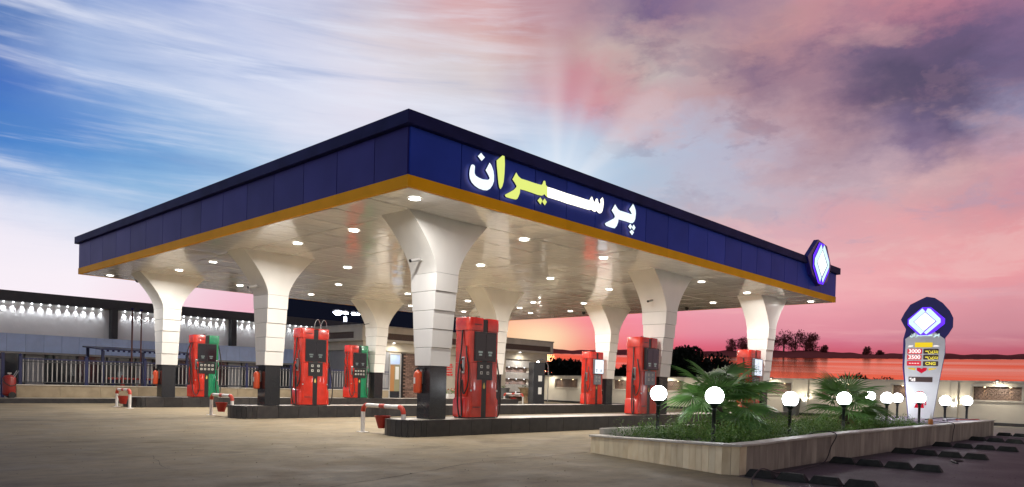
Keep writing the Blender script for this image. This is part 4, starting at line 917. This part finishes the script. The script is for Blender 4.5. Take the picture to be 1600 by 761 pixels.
for ye, s, sz in (((297, 362), '\ufee6\ufef3\ufeb0\ufee8\ufe91', .13), ((375, 440), '\ufee6\ufef3\ufeb0\ufee8\ufe91', .13), ((460, 525), 'CNG', .12)):
    c = pbox('fuel_plate', 331, ye[0], 505, ye[1], MT['brown_plate'])
    dx = .055 if s != 'CNG' else 0
    text_mesh(s, sz, 'fuel_name', YL, ps, (c[0]+dx, -.046, c[1]), ext=.002, bold=.004)
    if dx: letter('small_word', rrect(c[0]-.145, c[0]-.06, c[1]-.014, c[1]+.016, .01), YL, -.047, -.042, ps)
for P in ([(153, 262), (170, 250), (190, 252), (212, 248), (208, 268), (180, 276), (155, 276)], [(438, 258), (460, 250), (490, 250), (514, 262), (490, 270), (445, 270)]):
    letter('small_word', R3(P), WL, -.036, -.029, ps)
letter('heart', R3([(262, 548), (300, 548), (318, 562), (338, 548), (378, 548), (376, 580), (318, 620), (264, 584)]), REDL, -.04, -.029, ps)
letter('wedge', R3([(150, 549), (246, 555), (244, 582), (165, 562)]), YEL, -.04, -.029, ps)
letter('wedge', R3([(490, 549), (398, 555), (398, 582), (478, 562)]), YEL, -.04, -.029, ps)
letter('led_frame', R3([(163, 652), (464, 652), (462, 744), (165, 744)]), MT['silver'], -.045, -.029, ps, 'silver')
letter('led_board', R3([(172, 668), (447, 668), (447, 735), (172, 735)]), MT['brown_plate'], -.05, -.044, ps)
for P in ([(180, 684), (205, 680), (208, 700), (184, 704)], [(215, 690), (232, 690), (230, 728), (214, 726)], [(234, 680), (250, 684), (250, 726), (236, 728)], [(196, 706), (212, 704), (212, 722), (200, 724)]):
    letter('led_mark', R3(P), WL, -.053, -.049, ps)
RP = REDL
letter('pump_symbol', A5([(150, 575), (157, 568), (183, 568), (188, 575), (188, 640), (192, 662), (143, 662), (150, 640)]), RP, -.036, -.029, ps)
letter('pump_symbol_hose', A5([(192, 612), (200, 622), (203, 640), (196, 648), (192, 640), (197, 638), (195, 625), (190, 620)]), RP, -.036, -.029, ps)
# ---- odds and ends on the planter edge
t = thing('cone_bottle', 'small white bottle with orange base on the planter cap', 'bottle', (11.05, -5.64, .45))
MB().lathe([(.05, 0), (.05, .10), (.03, .13)], n=14).build('body', mat('orange_plastic', (.6, .22, .06), .5), t, smooth=True)
MB().lathe([(.03, .12), (.035, .15), (.015, .22), (.008, .26)], n=12).build('top', MT['white_paint'], t, smooth=True)
def lying_pipe(label, pts, r, m):
    o = MB().tube(smoothpts(pts), r, 7).build('loose_pipe', MT[m], smooth=True); tag(o, label, 'pipe', 'loose pipes at the end of the planter')
lying_pipe('pale pipe lying across the paved end of the planter, nearest', [(13.2, -5.5, .49), (14.2, -5.2, .50), (15.4, -5.3, .48)], .02, 'grey_plastic')
lying_pipe('teal grey pipe lying behind the pale one', [(13.6, -4.9, .48), (14.8, -5.0, .52), (16.2, -5.35, .47)], .018, 'grey_pot')
lying_pipe('dark red pipe lying at the far end of the planter', [(14.5, -5.42, .49), (15.6, -5.5, .48), (16.6, -5.55, .47)], .016, 'red_band')
def cable(label, pts, r=.009):
    o = MB().tube(smoothpts(pts), r, 6).build('cable', MT['rubber'], smooth=True); tag(o, label, 'cable', 'black cables hanging over the planter wall')
cable('black cable hanging over the planter wall and trailing to the near ground', [(4.6, -5.2, .34), (4.5, -5.55, .47), (4.46, -5.84, .45), (4.2, -5.86, .25), (3.9, -5.88, .03), (2.9, -6.0, .012), (1.8, -6.05, .012), (1.0, -6.15, .13), (.4, -6.3, .012), (-.6, -6.9, .012)])
cable('black cable hanging over the far end of the planter wall', [(12.6, -5.2, .48), (12.4, -5.6, .475), (12.3, -5.845, .45), (12.2, -5.86, .25), (11.9, -5.9, .012), (11.2, -6.0, .012)])
tag(MB().tube(smoothpts([(5.9, -7.3, .01), (6.2, -7.15, .03), (6.5, -7.25, .01)]), .02, 6).build('rubber_strip', MT['rubber'], smooth=True), 'short black rubber strip lying on the dark lot', 'rubber strip')
# ================================================================== LOT BLOCKS
bm_ = MB().loft([[(-.062, -.195, 0), (.062, -.195, 0), (.062, .195, 0), (-.062, .195, 0)], [(-.062, -.19, .015), (.062, -.19, .015), (.062, .19, .015), (-.062, .19, .015)], [(-.035, -.135, .10), (.035, -.135, .10), (.035, .135, .10), (-.035, .135, .10)]]).mesh('block', MT['tyre_block'])
rowsX = [1.08, 4.15, 7.35, 10.3, 13.75, 17.2]; ordn = ['nearest', 'second', 'third', 'fourth', 'fifth', 'farthest']; pos = ['touching the planter', 'second from the planter', 'third from the planter', 'outermost']
for r_, xr in enumerate(rowsX):
    for k in range(4):
        o = link('wheel_stop', bm_, None, (xr+random.uniform(-.03, .03)-(.10*k if r_ > 3 else .02*k)+(0 if r_ else .06*k), -6.08-.405*k-(0 if r_ else .02), .004), random.uniform(-.05, .05)+(-.22 if r_ > 3 else 0))
        tag(o, f'black rubber wheel stop, {pos[k]}, in the {ordn[r_]} row of the dark lot', 'wheel stop', 'black wheel stops in rows on the lot')
# ================================================================== COMPOUND WALL (right and far back)
wa = math.atan2(.99313, .11705)
cw = thing('compound_wall', 'long cream compound wall with lit lattice niches running along the back right', 'wall', (25.6, -6, 0), wa)
X0, X1 = -9.0, 28.6
nich = sorted([1.65, 4.75, 7.95, 11.1, 14.3, 17.5, 20.95, 25.9]+[-1.55, -4.7, -7.6])
NW = {25.9: 2.1}
edges = []; xc = X0
for c in nich:
    w = NW.get(c, 1.68)/2; MB().box(xc, c-w, -.2, 0, 1.0, 1.53).build('wall_pier', MT['compound'], cw); xc = c+w; edges.append((c-w, c+w))
MB().box(xc, X1, -.2, 0, 1.0, 1.53).build('wall_pier', MT['compound'], cw)
MB().box(X0, X1, -.2, 0, 0, 1.0).build('lower_wall', MT['compound'], cw)
MB().box(X0, X1, -.2, 0, 1.53, 1.69).build('upper_wall', MT['compound'], cw)
MB().box(X0, X1, -.24, .05, 1.69, 1.76).build('coping', MT['cap'], cw)
MB().box(X0, X1, .0, .10, 0, .13).build('kerb', MT['curb'], cw)
for x in (-3.3, 3.14, 9.54, 15.9, 22.5):
    MB().box(x-.13, x+.13, .0, .07, .13, 1.69).build('pilaster', MT['compound'], cw)
    l = MB().lathe([(.03, 0), (.045, .01), (.045, .14), (.03, .15)], (x, .12, .70), 12).build('wall_lamp', MT['wash'], cw, smooth=True)
    spot(cw, (x, .20, .72), 60, 150, (1, .9, .72), (math.radians(-155), 0, 0), .9, .04)
for x in [-8+3.2*k-.06 for k in range(12)]:  # made-up row of lamps, added along the coping to brighten the wall
    MB().box(x-.05, x+.05, .30, .40, 1.72, 1.80).box(x-.012, x+.012, .05, .31, 1.735, 1.75).build('added_fill_lamp', MT['post_black'], cw)
    spot(cw, (x, .42, 1.72), 70, 150, (1, .91, .75), (math.radians(-28), 0, 0), .9, .05)
def lat(w, h, s=.15):
    b = MB(); r = s*.44
    nx_, nz = int(w/s)+1, int(h/s)+2
    for j in range(nz*2):
        for i in range(nx_):
            x = -w/2+(i+.5*(j % 2))*s; z = j*s/2-.02
            P = [(x, z+r), (x+r, z), (x, z-r), (x-r, z)]
            P = [(max(-w/2, min(w/2, a)), max(0, min(h, c))) for a, c in P]
            if max(p[0] for p in P)-min(p[0] for p in P) < .03 or max(p[1] for p in P)-min(p[1] for p in P) < .03: continue
            b.prism_y(P, 0, .012)
    return b
lm = {}
for (a, c) in edges:
    w = c-a; m_ = (a+c)/2; f = MB()
    f.box(a-.07, c+.07, 0, .035, 1.53, 1.60).box(a-.07, c+.07, 0, .045, .93, 1.0).box(a-.07, a, 0, .035, 1.0, 1.53).box(c, c+.07, 0, .035, 1.0, 1.53).build('niche_frame', MT['cap'], cw)
    MB().box(a, c, -.2, -.12, 1.0, 1.53).build('niche_back', MT['lattice_back'], cw)
    key = round(w, 2)
    if key not in lm: lm[key] = lat(w, .53).mesh('lattice', MT['lattice'])
    o = link('lattice', lm[key], cw, (m_, -.12, 1.0)); o['kind'] = 'stuff'
    for dx in (-w*.26, w*.26):
        MB().lathe([(.005, 0), (.03, 0), (.03, .03), (.005, .03)], (m_+dx, -.05, 1.495), 10).build('niche_light', emat('niche_glow', (1, .75, .4), 6) if 'niche_glow' not in bpy.data.materials else bpy.data.materials['niche_glow'], cw)
        spot(cw, (m_+dx, -.045, 1.49), 7, 75, (1, .72, .38), (math.radians(0), 0, 0), .9)
# ================================================================== SERVICE BUILDING
sb = thing('service_building', 'flat roofed cream service building with brown stone stripe behind the pumps', 'building')
BX0, BX1, BY = 14.46, 29.4, 22.0
MB().box(BX0, 25.0, BY, BY+5, 0, 2.72).build('wall', MT['render_cream'], sb)
MB().box(BX0-.02, 16.1, BY-.03, BY, 0, 2.70).build('wall_panel', MT['render_grey'], sb)
MB().box(BX0-.01, BX0, BY, BY+4.6, 0, 2.72).build('side_wall', MT['render_grey'], sb)
MB().box(25.0, BX1-.3, BY+.35, BY+5, 0, 2.72).build('wall', MT['brown_stripe'], sb)
MB().box(27.62, BX1-.3, BY, BY+.36, 0, 2.72).build('pier', MT['render_cream'], sb)
MB().box(25.0, 25.3, BY, BY+.36, 0, 2.72).build('pier', MT['render_cream'], sb)
MB().box(BX0-.1, BX1-.2, BY-.10, BY+5, 2.72, 3.19).build('lower_band', MT['render_cream'], sb)
# upper fascia with recessed stripe: built round the opening
MB().box(BX0-.3, BX1+.15, BY-.30, BY+5, 3.19, 3.33).box(BX0-.3, BX1+.15, BY-.30, BY+5, 3.68, 3.98).box(BX0-.3, BX0+.35, BY-.30, BY-.1, 3.33, 3.68).box(BX1-.1, BX1+.15, BY-.30, BY+5, 3.33, 3.68).box(BX0-.3, BX0-.1, BY+3.3, BY+5, 3.33, 3.68).box(BX0-.3, BX0-.1, BY-.1, BY+.5, 3.33, 3.68).build('fascia', MT['render_cream'], sb)
MB().box(BX0-.22, BX1-.1, BY-.22, BY+4.8, 3.33, 3.68).build('stone_stripe', MT['brown_stripe'], sb)
MB().box(BX0-.34, BX1+.19, BY-.34, BY+5, 3.98, 4.05).build('roof_edge', MT['cap'], sb)
d = MB().box(16.12, 16.2, BY-.05, BY+.02, .1, 2.62).box(16.86, 16.94, BY-.05, BY+.02, .1, 2.62).box(16.2, 16.86, BY-.05, BY+.02, 2.55, 2.62).box(16.2, 16.86, BY-.05, BY+.02, 1.98, 2.04).build('door_frame', MT['pale_metal'], sb)
MB().box(16.2, 16.86, BY-.02, BY-.005, 2.04, 2.55).build('transom_pane', MT['cladding'], sb)
MB().box(16.2, 16.5, BY-.02, BY-.005, .55, 1.98).build('door_pane', mat('warm_interior', (.30, .15, .06), .2, emit=(.5, .22, .08), es=.35), sb)
MB().box(16.5, 16.86, BY-.02, BY-.005, .55, 1.98).build('door_pane', mat('olive_interior', (.22, .20, .12), .2, emit=(.3, .28, .16), es=.3), sb)
MB().box(16.56, 16.8, BY-.03, BY-.021, 1.2, 1.9).build('notice_paper', MT['paper'], sb)
MB().box(16.2, 16.86, BY-.02, BY-.005, .1, .55).build('door_kick_panel', MT['glass_dark'], sb)
MB().box(16.94, 17.05, BY-.05, BY+.02, .1, 2.66).build('door_jamb', MT['black'], sb)
# brown brick pier, laid brick by brick
MB().box(17.06, 20.0, BY-.06, BY, .1, 2.66).build('brick_backing', MT['lattice_back'], sb)
bk = MB().box(-.135, .135, -.03, 0, 0, .085).mesh('brick', MT['brick'])
for j in range(26):
    for i in range(4):
        x = 17.06+.145+.285*i+(.14 if j % 2 else 0)
        if x > 18.1: continue
        link('brick', bk, sb, (x, BY-.06-random.uniform(0, .012), .12+.097*j))
for z0, z1 in ((2.05, 2.60), (1.30, 1.75), (.55, .98)):
    MB().box(18.1, 19.9, BY-.16, BY-.06, z0, z1).build('pale_shelf_panel', MT['white_paint'], sb)
    for xx_ in (18.35, 18.9, 19.5): area(sb, (xx_, BY-.26, z0-.06), 5, .06, (.95, .95, 1), 150)
for z0, z1 in ((2.22, 2.68), (1.47, 1.88), (.62, 1.10)):
    MB().box(25.3, 27.60, BY+.02, BY+.30, z0, z1).build('alcove_panel', MT['white_paint'], sb)
    for xx_ in (25.7, 26.4, 27.15):
        MB().lathe([(.01, 0), (.035, 0), (.035, .02), (.01, .02)], (xx_, BY+.1, z0-.03), 10).build('alcove_light', MT['wash'], sb)
        area(sb, (xx_, BY+.06, z0-.05), 9, .07, (.93, .93, 1), 150)
MB().box(25.3, 27.6, BY+.0, BY+.36, .3, .34).build('alcove_sill', MT['brown_stripe'], sb)
for xx_ in (16.3, 19.2, 26.4):
    MB().lathe([(.02, 0), (.06, 0), (.06, .02), (.02, .02)], (xx_, BY-.2, 3.165), 12).build('fascia_downlight', MT['wash'], sb); area(sb, (xx_, BY-.6, 3.1), 22, .1, (1, .95, .85), 170)
rs = thing('red_notice', 'small red lettered notice on the cream building wall behind the front column', 'notice', (20.47, BY-.02, 1.78))
for k in range(5):
    b = MB(); z = .38-k*.15; r = random.Random(k)
    x = -.26
    while x < .24: w = r.uniform(.04, .11); b.box(x, x+w, -.012, 0, z-r.uniform(.02, .05), z+r.uniform(.02, .05)); x += w+.025
    o = b.build('text_line', emat('notice_red', (.8, .03, .04), .8), rs); o['kind'] = 'stuff'
# ================================================================== LONG BUILDING BEHIND THE FENCE
lb_ = thing('long_building', 'long low building with dark roof, spotlit white wall and blue cladding behind the fence', 'building')
Y = 27.0; XA, XB = -10.0, 19.0
MB().box(XA, XB, Y+.02, Y+7, 0, 4.3).build('wall', MT['render_grey'], lb_)
MB().box(XA, XB, Y-.45, Y+7.1, 4.08, 4.52).build('roof_band', MT['roof_dark'], lb_)
pil = [-7.85, -2.1, 3.67, 9.43, 15.2, 19.0]
for k in range(len(pil)-1):
    MB().box(pil[k], pil[k]+.26, Y-.42, Y, 2.72, 4.08).build('pillar', MT['roof_dark'], lb_)
    MB().box(pil[k]+.26, pil[k+1], Y-.03, Y+.02, 2.72, 4.08).build('white_wall', MT['render_white'], lb_)
MB().box(XA, pil[0], Y-.03, Y+.02, 2.72, 4.08).build('white_wall', MT['render_white'], lb_)
cp = MB().box(.004, .680, -.08, 0, 1.935, 2.70).mesh('cladding_panel', MT['cladding'])
x = XA
while x < XB-.6: link('cladding_panel', cp, lb_, (x, Y-.40, 0)); x += .684
MB().box(XA, XB, Y-.40, Y, 1.94, 2.69).build('cladding_backing', MT['dark'], lb_)
MB().box(XA, XB, Y-.44, Y, 1.85, 1.93).build('lower_trim', MT['pale_metal'], lb_)
x = XA; k = 0
while x < XB-.3:
    w = .78 if k % 4 == 1 else 1.25
    MB().box(x+.03, x+w-.03, Y-.10, Y-.04, 0, 1.85).build('window_pane', MT['glass_pale' if k % 4 == 1 else 'glass_dark'], lb_)
    MB().box(x-.03, x+.03, Y-.14, Y-.02, 0, 1.85).build('mullion', MT['roof_dark'], lb_)
    x += w; k += 1
wm = MB().lathe([(.015, .0), (.032, .0), (.032, .05), (.015, .05)], n=10).mesh('washer_light', MT['wash'])
x = -4.6
while x < 18.6:
    if not any(p-.1 < x < p+.36 for p in pil):
        w = link('washer_light', wm, lb_, (x, Y-.15, 4.025)); spot(w, (0, .02, -.01), 22*random.uniform(.75, 1.2), 62, (.92, .95, 1), (math.radians(16), 0, 0), 1.0, .02)
    x += .343
# ================================================================== FENCE AND FORECOURT EDGE
tag(MB().box(-12, 17, 19.4, 22, -.1, .17).build('sidewalk', MT['slab']), kind='structure')
tag(MB().box(-12, 17, 19.28, 19.4, -.1, .165).build('kerb', MT['curb']), kind='structure')
fn = thing('railing_fence', 'pale baluster fence with blue posts on a beige stone base wall at the left', 'fence', (0, 20.5, 0))
for k in range(12):
    x0 = -1.36+k*1.36; MB().box(x0+.003, x0+1.357, -.10, .10, .12, .60).build('base_slab', MT['base_stone'], fn)
MB().box(-1.40, 15.0, -.13, .13, .60, .635).build('base_cap', MT['cap'], fn)
for z in (.72, 1.46): MB().box(-1.3, 15.0, -.018, .018, z-.018, z+.018).build('rail', MT['roof_dark'], fn)
MB().box(-1.3, 15.0, -.03, .03, 1.54, 1.585).build('top_rail', MT['blue_metal'], fn)
bl = MB().box(-.016, .016, -.012, .012, .70, 1.54).mesh('baluster', MT['pale_metal'])
x = -1.15
while x < 14.95: link('baluster', bl, fn, (x, 0, 0)); x += .152
pmh = MB().box(-.05, .05, -.05, .05, .62, 1.66).lathe([(.05, 1.66), (.055, 1.70), (.02, 1.74)], n=8).mesh('post', MT['blue_metal'])
for x in (-1.24, .88, 2.99, 5.1, 7.26, 9.4, 11.5, 13.6): link('post', pmh, fn, (x, 0, 0))
gt = thing('metal_gate', 'grey panel gate with blue posts at the left edge beside the fence', 'gate', (0, 20.45, 0))
for x in (-1.78, -3.9): MB().box(x-.05, x+.05, -.05, .05, .1, 1.75).build('post', MT['blue_metal'], gt)
MB().box(-3.85, -1.83, -.02, .02, .2, .62).build('lower_panel', MT['cladding'], gt); MB().box(-3.85, -1.83, -.02, .02, 1.52, 1.58).build('top_rail', MT['blue_metal'], gt)
for k in range(5): MB().box(-3.8+k*.41, -3.44+k*.41, -.012, .012, .64, 1.52).build('gate_panel', MT['render_grey'], gt)
te = thing('wheeled_extinguisher', 'dark red wheeled extinguisher standing before the gate at the left edge', 'fire extinguisher', (-1.70, 19.85, .17))
MB().lathe([(.05, .06), (.18, .10), (.20, .15), (.20, .68), (.15, .76), (.05, .80)], n=20).build('tank', mat('dark_red', (.26, .018, .012), .4), te, smooth=True)
MB().tube([(0, 0, .78), (0, 0, .86)], .03, 8).box(-.06, .06, -.02, .02, .84, .87).build('valve', MT['steel'], te)
MB().tube([(.1, -.12, .68), (.25, -.14, .95)], .014, 6).tube([(.1, .12, .68), (.25, .14, .95)], .014, 6).build('handle', MT['steel'], te)
for s in (-.22, .22): MB().tube([(.05, s-.03, .1), (.05, s+.03, .1)], .11, 14).build('wheel', MT['rubber'], te)
MB().tube(smoothpts([(.0, -.02, .82), (-.2, -.1, .6), (0, -.215, .42), (.2, -.1, .5), (.1, .1, .7)]), .014, 6).build('hose', MT['rubber'], te, smooth=True)
sh = thing('blue_shelter', 'small blue steel shelter with flat ribbed roof behind the fence', 'shelter', (0, 0, 0))
MB().loft([[(1.9, 22.3, 2.06), (5.6, 22.3, 2.06), (5.6, 24.6, 2.20), (1.9, 24.6, 2.20)], [(1.9, 22.3, 2.11), (5.6, 22.3, 2.11), (5.6, 24.6, 2.26), (1.9, 24.6, 2.26)]]).build('roof_sheet', MT['blue_metal'], sh)
for k in range(18): MB().box(1.95+k*.205, 2.03+k*.205, 22.31, 22.36, 2.0, 2.06).build('roof_rib', MT['navy'], sh)
for x, y in ((2.05, 22.45), (2.05, 24.4), (3.6, 22.45), (5.45, 22.45), (5.45, 24.4)): MB().box(x-.05, x+.05, y-.05, y+.05, .1, 2.04 if y < 23 else 2.18).build('post', MT['blue_metal'], sh)
for k, (x, z, lb) in enumerate(((2.963, 3.84, 'left one of two tall thin brown vent pipes behind the fence'), (3.316, 3.82, 'right one of two tall thin brown vent pipes behind the fence'))):
    t = thing('vent_pipe', lb, 'vent pipe', (x, 22.1 if False else 21.9, 0), 0, 'vent pipes behind the fence')
    MB().tube([(0, 0, .1), (0, 0, z-.08)], .035 if k == 0 else .03, 8).build('pipe', mat('brown_pipe', (.10, .035, .03), .5), t, smooth=True)
    MB().lathe([(.03, z-.1), (.06, z-.08), (.06, z-.03), (.02, z)], n=10).build('vent_cap', MT['navy'], t, smooth=True)
mf = thing('pipe_manifold', 'dark red pipes and valves standing behind the fence under the shelter', 'pipework', (3.4, 22.6, .1))
for k in range(6): MB().tube([(-.9+k*.36, 0, 0), (-.9+k*.36, 0, .75+.2*(k % 2))], .04, 8).lathe([(.09, .5), (.09, .56)], (-.9+k*.36, 0, 0), 10).build('riser', MT['bucket' if k % 2 else 'navy'], mf)
MB().tube([(-1.1, 0, .4), (1.2, 0, .4)], .05, 8).tube([(-1.1, 0, .8), (1.2, 0, .8)], .04, 8).build('header_pipe', MT['bucket'], mf)
# ================================================================== THINGS AT THE BACK
def pot(label, x, y, r, h, m='grey_pot'):
    t = thing('plant_pot', label, 'plant pot', (x, y, 0), 0, None)
    MB().lathe([(r*.72, 0), (r*.8, .02), (r, h-.06), (r*1.06, h-.05), (r*1.06, h), (r*.9, h), (r*.88, h-.06)], n=18).build('pot', MT[m], t, auto=True)
    MB().lathe([(.01, h-.05), (r*.87, h-.05)], n=16).build('soil', MT['soil'], t)
    b, _, _ = leaves('x', lambda r_: (r_.uniform(-r*.6, r*.6), r_.uniform(-r*.6, r*.6), h-.05+r_.uniform(0, .12)), 60, .09, None, int(x*7)); o = link('seedlings', b.mesh('seedlings', MT['leaf'], fix=False), t); o['kind'] = 'stuff'
pot('dark round plant pot by the wall right of the lit screen pump', 26.9, 12.5, .42, .80)
pot('dark round plant pot by the wall, behind the big palm', 25.9, 3.8, .42, .80)
pot('grey tub standing behind the nearest pump', 20.9, 17.9, .36, .9)
ur = thing('flower_urn', 'sand coloured pedestal urn with small plants before the lit alcove', 'urn', (23.9, 18.96, 0))
MB().lathe([(.24, 0), (.24, .06), (.15, .12), (.13, .4), (.17, .46), (.2, .5)], n=16).build('pedestal', MT['terracotta'], ur, auto=True)
MB().lathe([(.18, .5), (.30, .62), (.36, .82), (.46, .88), (.46, .93), (.36, .93), (.33, .85)], n=18).build('bowl', MT['terracotta'], ur, auto=True)
b, _, _ = leaves('x', lambda r_: (r_.uniform(-.25, .25), r_.uniform(-.25, .25), .9+r_.uniform(0, .12)), 80, .09, None, 4); o = link('flowers', b.mesh('flowers', MT['leaf'], fix=False), ur); o['kind'] = 'stuff'
tr = thing('flower_trough', 'white trough with dark leaves and small red flowers by the building wall', 'flower trough', (20.3, 21.2, 0))
MB().box(-.7, .7, -.2, .2, .05, .45).build('trough', MT['white_paint'], tr, bevel=.02)
b, _, _ = leaves('x', lambda r_: (r_.uniform(-.65, .65), r_.uniform(-.2, .2), .42+r_.uniform(0, .25)), 220, .12, None, 6); o = link('foliage', b.mesh('foliage', MT['leaf'], fix=False), tr); o['kind'] = 'stuff'
for k in range(7): MB().lathe([(.01, 0), (.05, .02), (.04, .06), (.01, .07)], (-.55+k*.18, random.uniform(-.15, .1), .62+random.uniform(0, .12)), 7).build('flower', MT['red'], tr)
sp = thing('notice_column', 'dark square column with two white papers stuck on its face, at the back', 'column', (20.9, 15.44, 0), -.35)
MB().box(-.33, .33, -.3, .3, 0, 2.3).build('shaft', MT['granite'], sp, bevel=.01)
for z0, z1, w in ((1.30, 1.60, .22), (.62, .98, .2)): MB().box(-w/2+.05, w/2+.05, -.312, -.302, z0, z1).build('paper_sheet', MT['paper'], sp)
gp = thing('gooseneck_lamp', 'thin curved lamp post with a small bright head behind the notice column', 'street lamp', (27.6, 20.4, 0))
MB().tube(smoothpts([(0, 0, 0), (0, 0, 1.9), (-.1, .0, 2.45), (-.5, .1, 2.75), (-.8, .15, 2.62)]), .03, 7).build('post', MT['pale_metal'], gp, smooth=True)
MB().lathe([(.02, 0), (.09, .02), (.09, .09), (.03, .12)], (-.85, .16, 2.5), 12).build('lamp_head', MT['down'], gp, smooth=True)
fm = thing('floodlight_mast', 'pale mast with four bright floodlights beyond the roof, seen left of the back column', 'floodlight mast', (25.17, 40, 0))
MB().lathe([(.17, 0), (.13, 6.15)], n=12).build('mast', mat('mast_own_glow', (.75, .75, .78), .5, emit=(.8, .85, 1), es=1.0), fm, smooth=True)  # floodlight falling on the mast is put in as its own glow
MB().box(-.9, 1.25, -.03, .03, 6.56, 6.62).build('crossbar', MT['post_black'], fm)
fe = emat('flood_glow', (.72, .80, 1), 60)
for x in (-.75, .0, .75, 1.15):
    rl = {-.75: .36, .0: .2, .75: .2, 1.15: .14}[x]
    h = MB().lathe([(.05, .2), (rl, .12), (rl, -.02), (.05, -.05)], (x, 0, 6.5), 12).build('floodlight', MT['pale_metal'], fm); MB().lathe([(rl*math.cos(q*math.pi/8), -rl*.7*math.sin(q*math.pi/8)) for q in range(4)], (x, -.05, 6.48), 14).build('lens', fe, h, smooth=True)
sl = thing('street_lamp', 'distant street lamp glowing among the dark trees left of the big palm', 'street lamp', (45.26, 20.93, 0))
MB().lathe([(.07, 0), (.05, 3.1)], n=8).build('post', MT['post_black'], sl); MB().lathe([(.05, 3.05), (.22, 3.15), (.22, 3.28), (.05, 3.36)], n=12).build('lamp_head', emat('street_glow', (1, .97, .9), 14), sl, smooth=True)
# ================================================================== DISTANT TREES
def tree(label, azd, D, h, w, n, leaf, name='distant_tree', grp='dark trees beyond the compound wall', seed=0, m='far_leaf', z0=0, lobes=7, tall=False):
    x, y, _ = polar(azd, D, 0); t = thing(name, label, 'tree', (x, y, z0), 0, grp); r = random.Random(seed)
    b = MB().tube([(0, 0, -.2), (r.uniform(-.1, .1), 0, h*.35), (r.uniform(-.2, .2), 0, h*.7)], h*.035, 7, h*.015)
    for k in range(4): a = r.uniform(0, 6.28); b.tube([(0, 0, h*.35), (math.cos(a)*w*.25, math.sin(a)*w*.25, h*.65)], h*.014, 5, h*.006)
    b.build('trunk', MT['bark'], t)
    lo = []
    for k in range(lobes):
        a = r.uniform(0, 6.28); q = r.uniform(.0, .36)*w
        lo.append((math.cos(a)*q, math.sin(a)*q, h*(r.uniform(.22, .80) if not tall else r.uniform(.55, .86)), r.uniform(.16, .27)*w, r.uniform(.14, .2)*h))
    def fnn(r_):
        cx_, cy_, cz_, rw, rh = r_.choice(lo); v = Vector((r_.gauss(0, 1), r_.gauss(0, 1), r_.gauss(0, 1))).normalized()*r_.uniform(.55, 1.05)
        return (cx_+v.x*rw, cy_+v.y*rw, cz_+v.z*rh)
    b, _, _ = leaves('x', fnn, n, leaf, None, seed+1)
    link('crown', b.mesh('crown', MT[m], fix=False), t)
def az_of(px): return math.degrees(math.atan((px-800)/1135.4))
TR = [(872, 55, 3.1, 5.5), (905, 58, 2.7, 5), (940, 56, 2.6, 5), (975, 60, 3.0, 6), (1005, 58, 3.0, 5), (1050, 62, 4.6, 6), (1085, 60, 4.9, 5.5), (1108, 58, 3.6, 4.5), (1128, 61, 2.6, 4)]
desc = ['in the gap beside the service building', 'low over the wall left of the lit screen pump', 'low over the wall just behind the lit screen pump', 'between the lit screen pump and the blue screen pump', 'behind the blue screen pump', 'left tall rounded one beside the street lamp', 'tall one right of the street lamp, above the big palm', 'low, right of the tall pair', 'lowest one at the left of the far right column']
for k, (p, D, h, w) in enumerate(TR): tree('dark tree beyond the wall, '+desc[k], az_of(p), D, h, w, 7000, .42, seed=k*3+2, lobes=11)
tree('small dark bush rising over the wall behind the smaller palm, left', az_of(1288), 48, 2.05, 3.2, 2500, .2, 'distant_bush', seed=50, lobes=9)
tree('wider dark bush rising over the wall behind the smaller palm, right', az_of(1348), 46, 2.35, 4.6, 3200, .2, 'distant_bush', seed=53, lobes=11)
RT = [(1142, 6.5), (1158, 7.5), (1176, 6.5), (1203, 8.5), (1222, 10.5), (1240, 9.5), (1256, 7.5), (1267, 8.5), (1284, 4), (1350, 5), (1372, 3)]
wd = ['first on the ridge from the left', 'second on the ridge, behind the far column', 'third on the ridge, beside the far column', 'just right of the far column', 'tallest on the ridge, right of the far column', 'next to the tallest on the ridge', 'between the tallest and the lone crown', 'spreading crown ending the tall clump', 'short one trailing down the ridge', 'lone small one left of the price sign', 'tiny one next left of the price sign']
for k, (p, h) in enumerate(RT):
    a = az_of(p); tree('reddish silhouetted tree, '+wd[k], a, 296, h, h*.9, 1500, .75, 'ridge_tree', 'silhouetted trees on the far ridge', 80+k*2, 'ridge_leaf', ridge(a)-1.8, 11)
print('OBJECTS', len(COL.objects))

def scatter(label, n, box, size, mats, seed, stone=False):
    r = random.Random(seed); b = MB()
    for k in range(n):
        x, y = r.uniform(box[0], box[1]), r.uniform(box[2], box[3]); a = r.uniform(0, 6.28); q = size*r.uniform(.5, 1.4)
        c, d = math.cos(a)*q, math.sin(a)*q; h = q*(.5 if stone else .25)
        b.m = r.randrange(len(mats)); i = len(b.v)
        b.v += [(x-c, y-d, .005), (x+d*.5, y-c*.5, .006+h*.3), (x+c, y+d, .007), (x-d*.5, y+c*.5, .006+h*.3), (x, y, .006+h)]
        b._f(i, ((0, 1, 4), (1, 2, 4), (2, 3, 4), (3, 0, 4)))
    o = link('litter', b.mesh('litter', mats, fix=False)); tag(o, label, 'litter', kind='stuff')
scatter('grit and small dead leaves scattered on the forecourt concrete', 420, (-7, 1, -8, 8), .012, [MT['joint'], MT['frond_dry'], MT['curb']], 5, True)
scatter('grit and small dead leaves lying on the dark lot', 160, (1.5, 12, -9, -6), .016, [MT['joint'], MT['frond_dry']], 6)
